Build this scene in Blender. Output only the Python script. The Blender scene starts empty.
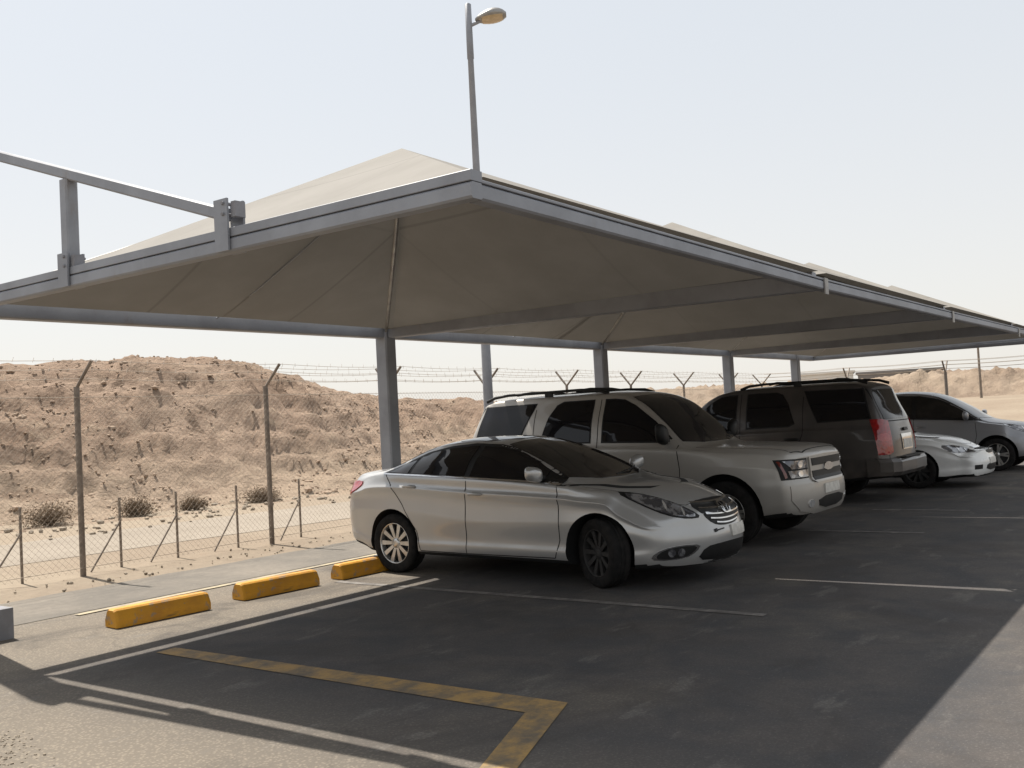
import bpy, bmesh, math, random
from mathutils import Vector, Matrix, noise
from mathutils.bvhtree import BVHTree
R = math.radians
random.seed(7)
scene = bpy.context.scene
COL = scene.collection

# ------------------------------------------------------------------ tagging
def tag(o, label=None, cat=None, group=None, kind=None):
    if label: o['label'] = label
    if cat: o['category'] = cat
    if group: o['group'] = group
    if kind: o['kind'] = kind
    return o

def empty(name, loc=(0, 0, 0), rz=0.0):
    o = bpy.data.objects.new(name, None)
    COL.objects.link(o)
    o.location = loc
    o.rotation_euler = (0, 0, rz)
    o.empty_display_size = .2
    return o

# ------------------------------------------------------------------ materials
def new_mat(name):
    m = bpy.data.materials.new(name)
    m.use_nodes = True
    nt = m.node_tree
    b = nt.nodes['Principled BSDF']
    return m, nt, b

def mixcol(nt, fac, a, b):
    n = nt.nodes.new('ShaderNodeMix')
    n.data_type = 'RGBA'
    for sock, v in ((n.inputs[0], fac), (n.inputs[6], a), (n.inputs[7], b)):
        if hasattr(v, 'is_output'):
            nt.links.new(v, sock)
        elif isinstance(v, (tuple, list)):
            sock.default_value = (v[0], v[1], v[2], 1)
        else:
            sock.default_value = v
    return n.outputs[2]

def tex_noise(nt, scale, detail=6, rough=.6, coord='Object', dist=0.0, vec=None, stretch=None):
    if vec is None:
        tc = nt.nodes.new('ShaderNodeTexCoord')
        vec = tc.outputs[coord]
    if stretch:
        mp = nt.nodes.new('ShaderNodeMapping')
        mp.inputs['Scale'].default_value = stretch
        nt.links.new(vec, mp.inputs['Vector'])
        vec = mp.outputs[0]
    n = nt.nodes.new('ShaderNodeTexNoise')
    n.inputs['Scale'].default_value = scale
    n.inputs['Detail'].default_value = detail
    n.inputs['Roughness'].default_value = rough
    n.inputs['Distortion'].default_value = dist
    nt.links.new(vec, n.inputs['Vector'])
    return n.outputs[0]

def ramp(nt, fac, p0, p1, v0=0.0, v1=1.0):
    n = nt.nodes.new('ShaderNodeMapRange')
    n.inputs[1].default_value = p0
    n.inputs[2].default_value = p1
    n.inputs[3].default_value = v0
    n.inputs[4].default_value = v1
    n.interpolation_type = 'SMOOTHSTEP'
    nt.links.new(fac, n.inputs[0])
    return n.outputs[0]

def math_n(nt, op, a, b):
    n = nt.nodes.new('ShaderNodeMath')
    n.operation = op
    for i, v in enumerate((a, b)):
        if hasattr(v, 'is_output'):
            nt.links.new(v, n.inputs[i])
        else:
            n.inputs[i].default_value = v
    return n.outputs[0]

def bump(nt, b, h, strength=.3, dist=.02):
    n = nt.nodes.new('ShaderNodeBump')
    n.inputs['Strength'].default_value = strength
    n.inputs['Distance'].default_value = dist
    nt.links.new(h, n.inputs['Height'])
    nt.links.new(n.outputs[0], b.inputs['Normal'])

def simple(name, c1, c2=None, scale=8, rough=.6, metal=0.0, coat=0.0, bmp=0.0, lo=.35, hi=.65, spec=.5):
    m, nt, b = new_mat(name)
    c2 = c2 or tuple(x * .8 for x in c1)
    f = tex_noise(nt, scale)
    nt.links.new(mixcol(nt, ramp(nt, f, lo, hi), c1, c2), b.inputs['Base Color'])
    b.inputs['Roughness'].default_value = rough
    b.inputs['Metallic'].default_value = metal
    b.inputs['Specular IOR Level'].default_value = spec
    if coat:
        b.inputs['Coat Weight'].default_value = coat
        b.inputs['Coat Roughness'].default_value = .06
    if bmp:
        bump(nt, b, tex_noise(nt, scale * 6), bmp, .01)
    return m

def car_paint(name, col, metal=.5, rough=.38, dust=(.28, .24, .195), dust_amt=.35, coat=.5):
    m, nt, b = new_mat(name)
    tc = nt.nodes.new('ShaderNodeTexCoord')
    sep = nt.nodes.new('ShaderNodeSeparateXYZ')
    nt.links.new(tc.outputs['Object'], sep.inputs[0])
    low = ramp(nt, sep.outputs[2], .15, .75, 1.0, .25)           # road dust thins with height
    n = ramp(nt, tex_noise(nt, 2.2, 5, .5), .3, .7)
    f = math_n(nt, 'MULTIPLY', math_n(nt, 'MULTIPLY', low, n), dust_amt)
    nt.links.new(mixcol(nt, f, col, dust), b.inputs['Base Color'])
    nt.links.new(math_n(nt, 'MULTIPLY', math_n(nt, 'SUBTRACT', 1.0, f), metal), b.inputs['Metallic'])
    nt.links.new(math_n(nt, 'ADD', math_n(nt, 'MULTIPLY', f, .5), rough), b.inputs['Roughness'])
    b.inputs['Coat Weight'].default_value = coat
    b.inputs['Coat Roughness'].default_value = .08
    return m

M = {}
M['silver'] = car_paint('silver_paint', (.43, .43, .425), .5, .30, dust_amt=.30, coat=.8)
M['champagne'] = car_paint('champagne_paint', (.39, .37, .34), .4)
M['taupe'] = car_paint('taupe_paint', (.060, .054, .052), .5, dust_amt=.4)
M['white_paint'] = car_paint('white_paint', (.80, .80, .78), .0, .25, dust_amt=.12)
M['blue_silver'] = car_paint('blue_silver_paint', (.27, .272, .285), .5)
M['glass'] = simple('tinted_glass', (.006, .006, .008), (.010, .009, .009), 3, .03, 0, spec=.35)
M['glass_dusty'] = simple('dusty_glass', (.014, .013, .012), (.026, .023, .020), 4, .07, 0, spec=.4)
M['trim'] = simple('black_trim', (.008, .008, .008), (.012, .012, .012), 10, .5, spec=.3)
M['gap'] = simple('panel_gap', (.006, .006, .006), (.008, .008, .008), 10, .9)
M['tyre'] = simple('tyre_rubber', (.011, .011, .011), (.022, .020, .019), 12, .9, bmp=.2, spec=.15)
M['rim'] = simple('rim_alloy', (.60, .59, .57), (.48, .46, .43), 9, .32, .8)
M['rim_dusty'] = simple('rim_brake_dust', (.028, .026, .025), (.018, .017, .016), 9, .7, .1)  # alloy rim with the shade over the wheel put into its colour
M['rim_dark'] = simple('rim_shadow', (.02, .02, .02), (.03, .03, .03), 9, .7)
M['chrome'] = simple('chrome', (.72, .72, .72), (.6, .6, .6), 20, .12, 1.0)
M['lamp'] = simple('lamp_housing', (.34, .34, .35), (.10, .10, .11), 9, .08, .6, 1.0, lo=.45, hi=.55)
M['lens'] = simple('lamp_bulb', (.85, .84, .82), (.7, .7, .7), 20, .08, .7, 1.0)
M['amber'] = simple('marker_amber', (.22, .035, .02), (.13, .02, .015), 12, .15, 0, 1.0)
M['red'] = simple('tail_lens', (.36, .008, .01), (.2, .005, .007), 14, .12, 0, 1.0)
M['red_light'] = simple('tail_lens_light', (.46, .06, .06), (.36, .03, .03), 14, .12, 0, 1.0)
M['plate'] = simple('number_plate', (.62, .60, .55), (.5, .48, .44), 15, .5)
M['plastic'] = simple('grey_plastic', (.045, .043, .042), (.07, .066, .06), 8, .6)
m, nt, b = new_mat('grey_blue_steel')
c = mixcol(nt, ramp(nt, tex_noise(nt, 1.6, 8, .65), .35, .68), (.290, .303, .335), (.225, .234, .258))
c = mixcol(nt, math_n(nt, 'MULTIPLY', ramp(nt, tex_noise(nt, 3.2, 8, .7, stretch=(1, 1, .4)), .60, .72), .35), c, (.19, .145, .105))
c = mixcol(nt, math_n(nt, 'MULTIPLY', ramp(nt, tex_noise(nt, 14, 6, .7), .62, .72), .3), c, (.34, .32, .29))
nt.links.new(c, b.inputs['Base Color']); b.inputs['Roughness'].default_value = .5; b.inputs['Metallic'].default_value = .1
bump(nt, b, tex_noise(nt, 20, 5, .6), .08, .01)
M['steel'] = m
M['galv'] = simple('galvanised', (.36, .35, .33), (.24, .23, .22), 5, .45, .5)
M['fence_steel'] = simple('dusty_fence_steel', (.24, .20, .165), (.16, .13, .105), 6, .6, .2)
M['wire'] = simple('weathered_wire', (.38, .32, .26), (.30, .25, .2), 6, .6, .3)
m, nt, b = new_mat('yellow_paint')
c = mixcol(nt, ramp(nt, tex_noise(nt, 4, 6, .6), .4, .7), (.58, .275, .014), (.46, .21, .02))
c = mixcol(nt, math_n(nt, 'MULTIPLY', ramp(nt, tex_noise(nt, 9, 8, .7), .56, .64), .75), c, (.24, .20, .15))
c = mixcol(nt, math_n(nt, 'MULTIPLY', ramp(nt, tex_noise(nt, 6, 7, .65, stretch=(.5, 1, 2.2)), .57, .70), .55), c, (.06, .045, .03))
nt.links.new(c, b.inputs['Base Color']); b.inputs['Roughness'].default_value = .65
bump(nt, b, tex_noise(nt, 40, 6, .7), .35, .01)
M['yellow'] = m
M['plinth'] = simple('grey_concrete', (.25, .25, .27), (.19, .19, .2), 5, .8, bmp=.3)
M['lamp_glass'] = simple('lamp_diffuser', (.55, .42, .26), (.45, .34, .2), 8, .25)
M['dark_bush'] = simple('dry_leaves', (.25, .195, .14), (.17, .13, .092), 6, .8)
M['twig'] = simple('twig', (.10, .07, .045), (.07, .05, .03), 6, .8)
M['far_grey'] = simple('far_cladding', (.22, .20, .19), (.18, .17, .16), .2, .8)
M['far_white'] = simple('far_render', (.68, .66, .62), (.6, .58, .55), .2, .8)
M['window_dark'] = simple('far_window', (.05, .05, .055), (.08, .08, .08), 1, .2)

# shade-net fabric: beige, lets a little light through
m, nt, b = new_mat('shade_net')
base = mixcol(nt, ramp(nt, tex_noise(nt, 1.2, 6, .6), .3, .7), (.212, .198, .178), (.182, .169, .150))
tc = nt.nodes.new('ShaderNodeTexCoord'); sx = nt.nodes.new('ShaderNodeSeparateXYZ'); nt.links.new(tc.outputs['Object'], sx.inputs[0])
seam = None
for o_, stp in ((0, 1.85), (1, 1.944)):
    q = math_n(nt, 'PINGPONG', math_n(nt, 'ADD', sx.outputs[o_], 20 * stp), stp / 2)
    f = ramp(nt, q, .008, .026, 1, 0)
    seam = f if seam is None else math_n(nt, 'MAXIMUM', seam, math_n(nt, 'MULTIPLY', f, .35))
base = mixcol(nt, math_n(nt, 'MULTIPLY', seam, .45), base, (.11, .10, .09))
nt.links.new(base, b.inputs['Base Color'])
b.inputs['Roughness'].default_value = .85
tl = nt.nodes.new('ShaderNodeBsdfTranslucent')
nt.links.new(base, tl.inputs[0])
ms = nt.nodes.new('ShaderNodeMixShader'); ms.inputs[0].default_value = .065
nt.links.new(b.outputs[0], ms.inputs[1]); nt.links.new(tl.outputs[0], ms.inputs[2])
nt.links.new(ms.outputs[0], nt.nodes['Material Output'].inputs[0])
M['net'] = m

# ground materials -------------------------------------------------
def ground_mat(name, c_lo, c_hi, s_big, s_fine, rough=.9, bstr=.4, bdist=.02, speck=None):
    m, nt, b = new_mat(name)
    big = ramp(nt, tex_noise(nt, s_big, 8, .62), .32, .68)
    fine = ramp(nt, tex_noise(nt, s_fine, 8, .7), .25, .75)
    c = mixcol(nt, big, c_lo, c_hi)
    c = mixcol(nt, math_n(nt, 'MULTIPLY', fine, .35), c, tuple(x * .55 for x in c_lo))
    if speck:
        v = nt.nodes.new('ShaderNodeTexVoronoi')
        v.inputs['Scale'].default_value = speck[0]
        tc = nt.nodes.new('ShaderNodeTexCoord'); nt.links.new(tc.outputs['Object'], v.inputs['Vector'])
        c = mixcol(nt, math_n(nt, 'MULTIPLY', ramp(nt, v.outputs['Distance'], .12, .2, 1, 0), speck[2]), c, speck[1])
    nt.links.new(c, b.inputs['Base Color'])
    b.inputs['Roughness'].default_value = rough
    b.inputs['Specular IOR Level'].default_value = .25
    bump(nt, b, tex_noise(nt, s_fine * 2.5, 8, .7), bstr, bdist)
    return m

M['sand'] = ground_mat('sand', (.25, .195, .142), (.30, .245, .182), .25, 5, bstr=.5, bdist=.03, speck=(3.5, (.22, .16, .11), .5))
M['track'] = ground_mat('track_sand', (.265, .225, .18), (.305, .262, .212), .4, 4, bstr=.3)
M['path'] = ground_mat('path_concrete', (.15, .136, .118), (.225, .198, .165), .7, 9, bstr=.35, bdist=.012, speck=(9, (.27, .24, .2), .3))
M['kerb'] = ground_mat('kerb_faded', (.42, .36, .24), (.32, .28, .20), 2.0, 12, bstr=.2, bdist=.01)
M['worn_white'] = None

# car-park surface: asphalt with dust, patches and tyre-worn stains
m, nt, b = new_mat('dusty_asphalt')
tc = nt.nodes.new('ShaderNodeTexCoord')
sep = nt.nodes.new('ShaderNodeSeparateXYZ')
nt.links.new(tc.outputs['Object'], sep.inputs[0])
big = tex_noise(nt, .45, 7, .6)
mid = tex_noise(nt, 1.7, 8, .65, dist=.4)
fine = tex_noise(nt, 28, 6, .7)
# dust gathers along the parking strip by the fence and near the gravel verge
edge = math_n(nt, 'MAXIMUM', ramp(nt, math_n(nt, 'ADD', sep.outputs[1], math_n(nt, 'MULTIPLY', mid, .7)), 7.2, 8.1),
              ramp(nt, math_n(nt, 'ADD', sep.outputs[0], math_n(nt, 'MULTIPLY', mid, 1.0)), 5.2, 3.4))
dust = math_n(nt, 'MAXIMUM', edge, ramp(nt, big, .50, .72, 0, .55))
c = mixcol(nt, ramp(nt, mid, .3, .7), (.050, .051, .056), (.098, .086, .079))
c = mixcol(nt, dust, c, (.238, .200, .154))
stain = ramp(nt, tex_noise(nt, .7, 6, .6, dist=.8), .50, .66)
c = mixcol(nt, math_n(nt, 'MULTIPLY', stain, .55), c, (.044, .037, .034))
scuff = ramp(nt, tex_noise(nt, 1.3, 6, .6, stretch=(1.0, 2.6, 1)), .58, .68)
c = mixcol(nt, math_n(nt, 'MULTIPLY', scuff, .36), c, (.24, .22, .195))
v = nt.nodes.new('ShaderNodeTexVoronoi'); v.inputs['Scale'].default_value = 45
nt.links.new(tc.outputs['Object'], v.inputs['Vector'])
c = mixcol(nt, math_n(nt, 'MULTIPLY', ramp(nt, v.outputs['Distance'], .15, .5), .45), c, (.05, .046, .043))
gr = ramp(nt, tex_noise(nt, 70, 3, .6), .55, .75)
c = mixcol(nt, math_n(nt, 'MULTIPLY', gr, .30), c, (.26, .24, .21))
cr = nt.nodes.new('ShaderNodeTexVoronoi'); cr.feature = 'DISTANCE_TO_EDGE'; cr.inputs['Scale'].default_value = .42
mp = nt.nodes.new('ShaderNodeVectorMath'); mp.operation = 'ADD'
nz = nt.nodes.new('ShaderNodeTexNoise'); nz.inputs['Scale'].default_value = 1.5; nz.inputs['Detail'].default_value = 6
nt.links.new(tc.outputs['Object'], nz.inputs['Vector'])
sc = nt.nodes.new('ShaderNodeVectorMath'); sc.operation = 'SCALE'; sc.inputs['Scale'].default_value = .6
nt.links.new(nz.outputs['Color'], sc.inputs[0])
nt.links.new(tc.outputs['Object'], mp.inputs[0]); nt.links.new(sc.outputs[0], mp.inputs[1])
nt.links.new(mp.outputs[0], cr.inputs['Vector'])
c = mixcol(nt, math_n(nt, 'MULTIPLY', ramp(nt, cr.outputs['Distance'], .003, .010, 1, 0), .2), c, (.04, .036, .033))
nt.links.new(c, b.inputs['Base Color'])
b.inputs['Roughness'].default_value = .88
b.inputs['Specular IOR Level'].default_value = .3
hh = math_n(nt, 'ADD', math_n(nt, 'MULTIPLY', fine, .6), math_n(nt, 'MULTIPLY', mid, 1.2))
bump(nt, b, hh, .6, .014)
M['asphalt'] = m

def worn_paint(name, col, under, cover=.5, scale=5):
    m, nt, b = new_mat(name)
    f = ramp(nt, tex_noise(nt, scale, 8, .72), cover - .16, cover + .16)
    nt.links.new(mixcol(nt, f, col, under), b.inputs['Base Color'])
    b.inputs['Roughness'].default_value = .8
    bump(nt, b, tex_noise(nt, 30, 6, .7), .3, .01)
    return m
M['line_white'] = worn_paint('worn_white_line', (.36, .345, .32), (.12, .108, .1), .56, 6)
M['line_cream'] = worn_paint('worn_cream_line', (.40, .335, .215), (.2, .178, .15), .53, 3)
M['line_faint'] = worn_paint('faint_white_line', (.24, .22, .20), (.10, .09, .082), .45, 5)
M['line_yellow'] = worn_paint('worn_yellow_line', (.34, .21, .07), (.11, .09, .066), .50, 4)

# hill: crumbly brown earth with paler scree
m, nt, b = new_mat('hill_earth')
geo = nt.nodes.new('ShaderNodeNewGeometry')
tc = nt.nodes.new('ShaderNodeTexCoord')
n1 = tex_noise(nt, .22, 8, .62)
n2 = tex_noise(nt, 1.1, 9, .7, dist=.5)
n3 = tex_noise(nt, 4.5, 8, .7)
c = mixcol(nt, ramp(nt, n1, .35, .65), (.285, .200, .145), (.36, .265, .198))
c = mixcol(nt, math_n(nt, 'MULTIPLY', ramp(nt, n2, .52, .70), .75), c, (.44, .34, .25))
c = mixcol(nt, math_n(nt, 'MULTIPLY', ramp(nt, n2, .47, .33), .85), c, (.105, .072, .05))
c = mixcol(nt, math_n(nt, 'MULTIPLY', ramp(nt, n3, .55, .72), .5), c, (.09, .064, .046))
sz = nt.nodes.new('ShaderNodeSeparateXYZ'); nt.links.new(tc.outputs['Object'], sz.inputs[0])
scree = ramp(nt, math_n(nt, 'ADD', sz.outputs[2], math_n(nt, 'MULTIPLY', n1, 3.0)), 1.2, 3.4, .55, 0)   # pale scree gathers low down
c = mixcol(nt, scree, c, (.46, .37, .275))
c = mixcol(nt, math_n(nt, 'MULTIPLY', ramp(nt, tex_noise(nt, .5, 6, .6, stretch=(1, .4, 3.0)), .58, .68), .5), c, (.20, .135, .095))
nt.links.new(c, b.inputs['Base Color'])
b.inputs['Roughness'].default_value = .95
b.inputs['Specular IOR Level'].default_value = .15
bump(nt, b, math_n(nt, 'ADD', n2, math_n(nt, 'MULTIPLY', n3, .7)), .9, .28)
M['hill'] = m
M['gravel'] = ground_mat('gravel', (.27, .225, .175), (.36, .305, .24), 3, 12, bstr=.3)
M['rock'] = ground_mat('rock', (.33, .24, .175), (.43, .33, .245), .6, 6, bstr=.6, bdist=.05)
M['far_hill'] = ground_mat('far_hill_earth', (.22, .16, .115), (.35, .275, .205), .16, .7, bstr=.8, bdist=.4)

# ------------------------------------------------------------------ mesh builder
class MB:
    def __init__(s):
        s.v = []; s.f = []; s.m = []; s.sm = []
    def add(s, vs, fs, mi=0, smooth=False):
        o = len(s.v)
        s.v += [tuple(x) for x in vs]
        s.f += [tuple(i + o for i in f) for f in fs]
        s.m += [mi] * len(fs); s.sm += [smooth] * len(fs)
    def box(s, a, b, mi=0):
        x0, y0, z0 = a; x1, y1, z1 = b
        s.add([(x0, y0, z0), (x1, y0, z0), (x1, y1, z0), (x0, y1, z0), (x0, y0, z1), (x1, y0, z1), (x1, y1, z1), (x0, y1, z1)],
              [(3, 2, 1, 0), (4, 5, 6, 7), (0, 1, 5, 4), (1, 2, 6, 5), (2, 3, 7, 6), (3, 0, 4, 7)], mi)
    def beam(s, a, b, w, h, up=(0, 0, 1), mi=0, c=.012):
        # rectangular hollow section look: chamfered rectangle swept from a to b
        a = Vector(a); b = Vector(b); d = (b - a).normalized()
        r = d.cross(Vector(up)).normalized(); u = r.cross(d)
        w /= 2; h /= 2; c = min(c, w * .4, h * .4)
        pr = [(-w + c, -h), (w - c, -h), (w, -h + c), (w, h - c), (w - c, h), (-w + c, h), (-w, h - c), (-w, -h + c)]
        vs = [p + r * x + u * y for p in (a, b) for x, y in pr]
        fs = [(i, (i + 1) % 8, 8 + (i + 1) % 8, 8 + i) for i in range(8)] + [tuple(range(7, -1, -1)), tuple(range(8, 16))]
        s.add(vs, fs, mi)
    def tube(s, pts, r, n=10, mi=0, caps=True, smooth=True):
        pts = [Vector(p) for p in pts]
        rs = r if isinstance(r, (list, tuple)) else [r] * len(pts)
        vs = []; fs = []
        for i, p in enumerate(pts):
            d = (pts[min(i + 1, len(pts) - 1)] - pts[max(i - 1, 0)]).normalized()
            ref = Vector((0, 0, 1)) if abs(d.z) < .9 else Vector((1, 0, 0))
            a = d.cross(ref).normalized(); b = a.cross(d)
            for k in range(n):
                t = 2 * math.pi * k / n
                vs.append(p + (a * math.cos(t) + b * math.sin(t)) * rs[i])
        for i in range(len(pts) - 1):
            for k in range(n):
                fs.append((i * n + k, i * n + (k + 1) % n, (i + 1) * n + (k + 1) % n, (i + 1) * n + k))
        s.add(vs, fs, mi, smooth)
        if caps:
            s.add(vs[:n], [tuple(range(n))], mi); s.add(vs[-n:], [tuple(range(n - 1, -1, -1))], mi)
    def lathe(s, prof, axis_o, axis='x', n=48, mi=0, smooth=True):
        # prof: (offset along axis, radius)
        vs = []; fs = []
        o = Vector(axis_o)
        for (a, r) in prof:
            for k in range(n):
                t = 2 * math.pi * k / n
                if axis == 'x': vs.append(o + Vector((a, r * math.cos(t), r * math.sin(t))))
                elif axis == 'z': vs.append(o + Vector((r * math.cos(t), r * math.sin(t), a)))
                else: vs.append(o + Vector((r * math.cos(t), a, r * math.sin(t))))
        for i in range(len(prof) - 1):
            for k in range(n):
                fs.append((i * n + k, i * n + (k + 1) % n, (i + 1) * n + (k + 1) % n, (i + 1) * n + k))
        s.add(vs, fs, mi, smooth)
    def prism(s, poly, d, mi=0):
        # poly: list of 3D points, extruded by vector d
        n = len(poly); d = Vector(d)
        vs = [Vector(p) for p in poly] + [Vector(p) + d for p in poly]
        s.add(vs, [tuple(range(n - 1, -1, -1)), tuple(range(n, 2 * n))] + [(i, (i + 1) % n, n + (i + 1) % n, n + i) for i in range(n)], mi)
    def build(s, name, mats, parent=None, fix=True, sharp=None):
        me = bpy.data.meshes.new(name)
        me.from_pydata(s.v, [], s.f)
        for mt in (mats if isinstance(mats, (list, tuple)) else [mats]):
            me.materials.append(mt)
        me.polygons.foreach_set('material_index', s.m)
        me.polygons.foreach_set('use_smooth', s.sm)
        me.update()
        if fix:
            bm = bmesh.new(); bm.from_mesh(me)
            bmesh.ops.recalc_face_normals(bm, faces=bm.faces)
            bm.to_mesh(me); bm.free()
        if sharp is not None:
            me.polygons.foreach_set('use_smooth', [True] * len(me.polygons))
            me.set_sharp_from_angle(angle=R(sharp))
        o = bpy.data.objects.new(name, me)
        COL.objects.link(o)
        if parent: o.parent = parent
        return o

# ------------------------------------------------------------------ curves
def pchip(pts, x):
    n = len(pts)
    if x <= pts[0][0]: return pts[0][1]
    if x >= pts[-1][0]: return pts[-1][1]
    h = [pts[i + 1][0] - pts[i][0] for i in range(n - 1)]
    dl = [(pts[i + 1][1] - pts[i][1]) / h[i] for i in range(n - 1)]
    d = [0] * n
    d[0] = dl[0]; d[-1] = dl[-1]
    for i in range(1, n - 1):
        if dl[i - 1] * dl[i] <= 0: d[i] = 0
        else:
            w1 = 2 * h[i] + h[i - 1]; w2 = h[i] + 2 * h[i - 1]
            d[i] = (w1 + w2) / (w1 / dl[i - 1] + w2 / dl[i])
    for i in range(n - 1):
        if x <= pts[i + 1][0]:
            t = (x - pts[i][0]) / h[i]
            return ((2 * t**3 - 3 * t**2 + 1) * pts[i][1] + (t**3 - 2 * t**2 + t) * h[i] * d[i]
                    + (-2 * t**3 + 3 * t**2) * pts[i + 1][1] + (t**3 - t**2) * h[i] * d[i + 1])

def chaikin(p, it=2, closed=False):
    for _ in range(it):
        q = []
        n = len(p)
        if not closed: q.append(p[0])
        for i in range(n if closed else n - 1):
            a = p[i]; b = p[(i + 1) % n]
            q.append(tuple(a[k] * .75 + b[k] * .25 for k in range(len(a))))
            q.append(tuple(a[k] * .25 + b[k] * .75 for k in range(len(a))))
        if not closed: q.append(p[-1])
        p = q
    return p

def fbm(x, y, sc, oc=5, seed=0):
    return noise.fractal(Vector((x * sc + seed, y * sc - seed, seed * .37)), 1.0, 2.1, oc)

def sstep(t):
    t = max(0, min(1, t)); return t * t * (3 - 2 * t)

# ------------------------------------------------------------------ car builder
def car_body(S, paint):
    yf, yr = S['yf'], S['yr']
    N = 130
    ys = []
    for i in range(N + 1):
        t = i / N
        t = t + .10 * math.sin(2 * math.pi * t) * -.5      # denser at the ends
        ys.append(yf + (yr - yf) * t)
    rows = []
    for y in ys:
        zt = pchip(S['top'], y); zs = pchip(S['sh'], y); wm = pchip(S['wm'], y)
        ws = wm - pchip(S['tuck'], y); wr = pchip(S['wr'], y); zb = pchip(S['zb'], y)
        crown = pchip(S['crown'], y); zc = zt - crown
        zs = min(zs, zc - .012)
        zm = pchip(S['zm'], y) if 'zm' in S else .62
        zm = min(zm, zs - .08)
        wr = min(wr, ws - .02)
        hg = zc - zs
        cp = [(0, zb - .01), (wm * .55, zb - .004), (wm - .10, zb), (wm - .035, zb + .035), *([(wm - .010, zb + .13), (wm - .028, zb + .20)] if S.get('crease') else [(wm - .012, zb + .14), (wm - .010, zb + .18)]),
              (wm, zm), (wm - .004, zm + .05), *([(wm - .012, zm + (zs - zm) * .6)] * 2 if not S.get('crease') else [(wm - .012, zm + (zs - zm) * .45), (wm + .004, zm + (zs - zm) * .66), (wm + .002, zm + (zs - zm) * .68), (wm - .026, zm + (zs - zm) * .76)]), (ws + .012, zs - .03), (ws, zs), (ws - .02, zs + min(.02, hg * .3)),
              (ws - .02 + (wr - ws + .02) * .5 + S['barrel'] * hg, zs + hg * .52),
              (wr + S['barrel'] * hg * .5, zs + hg * .86), (wr - .01, zc + crown * .12), (wr - .08, zc + crown * .42), (wr * .5, zc + crown * .85), (0, zt)]
        sec = chaikin(cp, 2)
        # end fillet
        k = 1.0
        for e, r in ((y - yf, S.get('rf', .10)), (yr - y, S.get('rr', .10))):
            if e < r:
                k = min(k, 1 - S.get('fil', .05) * (1 - math.sqrt(max(0, 1 - (1 - e / r) ** 2))))
        zmid = (zb + zt) / 2
        sec = [(x * k, zmid + (z - zmid) * (1 - (1 - k) * 1.2)) for x, z in sec]
        rows.append(sec)
    K = len(rows[0])
    def warp(x, y, z):
        sf = sstep((yf + S['lf'] - y) / S['lf']); sr = sstep((y - yr + S['lr']) / S['lr'])
        y2 = y + sf * (pchip(S['pf'], z) + S['cf'] * (abs(x) / .9) ** S.get('ef', 2.6))
        y2 = y2 - sr * (pchip(S['pr'], z) + S['cr'] * (abs(x) / .9) ** S.get('er', 2.8))
        return (x, y2, z)
    verts = []; idx = {}
    for i, y in enumerate(ys):
        for sgn in (-1, 1):
            for j, (x, z) in enumerate(rows[i]):
                if j in (0, K - 1) and sgn == 1:
                    idx[i, 1, j] = idx[i, -1, j]; continue
                idx[i, sgn, j] = len(verts)
                verts.append(warp(sgn * x, y, z))
    faces = []
    for i in range(N):
        for sgn in (-1, 1):
            for j in range(K - 1):
                q = [idx[i, sgn, j], idx[i + 1, sgn, j], idx[i + 1, sgn, j + 1], idx[i, sgn, j + 1]]
                faces.append(q if sgn == 1 else q[::-1])
    # end caps: rows of points from -x to +x
    for i, fl in ((0, 0), (N, 1)):
        C = 22
        prev = None
        for j in range(K):
            x, z = rows[i][j]
            if j in (0, K - 1):
                cur = [idx[i, 1, j]] * (C + 1)
            else:
                cur = [idx[i, -1, j]]
                for c in range(1, C):
                    xx = -x + 2 * x * c / C
                    cur.append(len(verts)); verts.append(warp(xx, ys[i], z))
                cur.append(idx[i, 1, j])
            if prev:
                for c in range(C):
                    q = []
                    for w in (prev[c], prev[c + 1], cur[c + 1], cur[c]):
                        if w not in q: q.append(w)
                    if len(q) > 2: faces.append(q if not fl else q[::-1])
            prev = cur
    me = bpy.data.meshes.new('body')
    me.from_pydata(verts, [], faces)
    me.validate()
    bm = bmesh.new(); bm.from_mesh(me)
    bmesh.ops.remove_doubles(bm, verts=bm.verts, dist=1e-5)
    bmesh.ops.recalc_face_normals(bm, faces=bm.faces)
    bm.to_mesh(me); bm.free()
    o = bpy.data.objects.new('body', me); COL.objects.link(o)
    bvh_me = me.copy()
    # wheel wells
    cut = MB()
    for wy in (-S['wb'] / 2, S['wb'] / 2):
        for sg in (-1, 1):
            n = 40; ra = S['arch']
            x0, x1 = (sg * (S['hw'] - .34), sg * (S['hw'] + .3))
            vs = [(x, wy + ra * math.cos(2 * math.pi * k / n), S['tr'] + .01 + ra * math.sin(2 * math.pi * k / n)) for x in (x0, x1) for k in range(n)]
            fs = [(k, (k + 1) % n, n + (k + 1) % n, n + k) for k in range(n)] + [tuple(range(n)), tuple(range(2 * n - 1, n - 1, -1))]
            cut.add(vs, fs)
    co = cut.build('cutter', M['gap'])
    md = o.modifiers.new('b', 'BOOLEAN'); md.object = co; md.operation = 'DIFFERENCE'; md.solver = 'EXACT'
    dg = bpy.context.evaluated_depsgraph_get(); dg.update()
    me2 = bpy.data.meshes.new_from_object(o.evaluated_get(dg))
    bpy.data.objects.remove(co)
    o.modifiers.clear(); o.data = me2
    me2.materials.clear()
    me2.materials.append(paint); me2.materials.append(M['gap']); me2.materials.append(M['plastic'])
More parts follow.
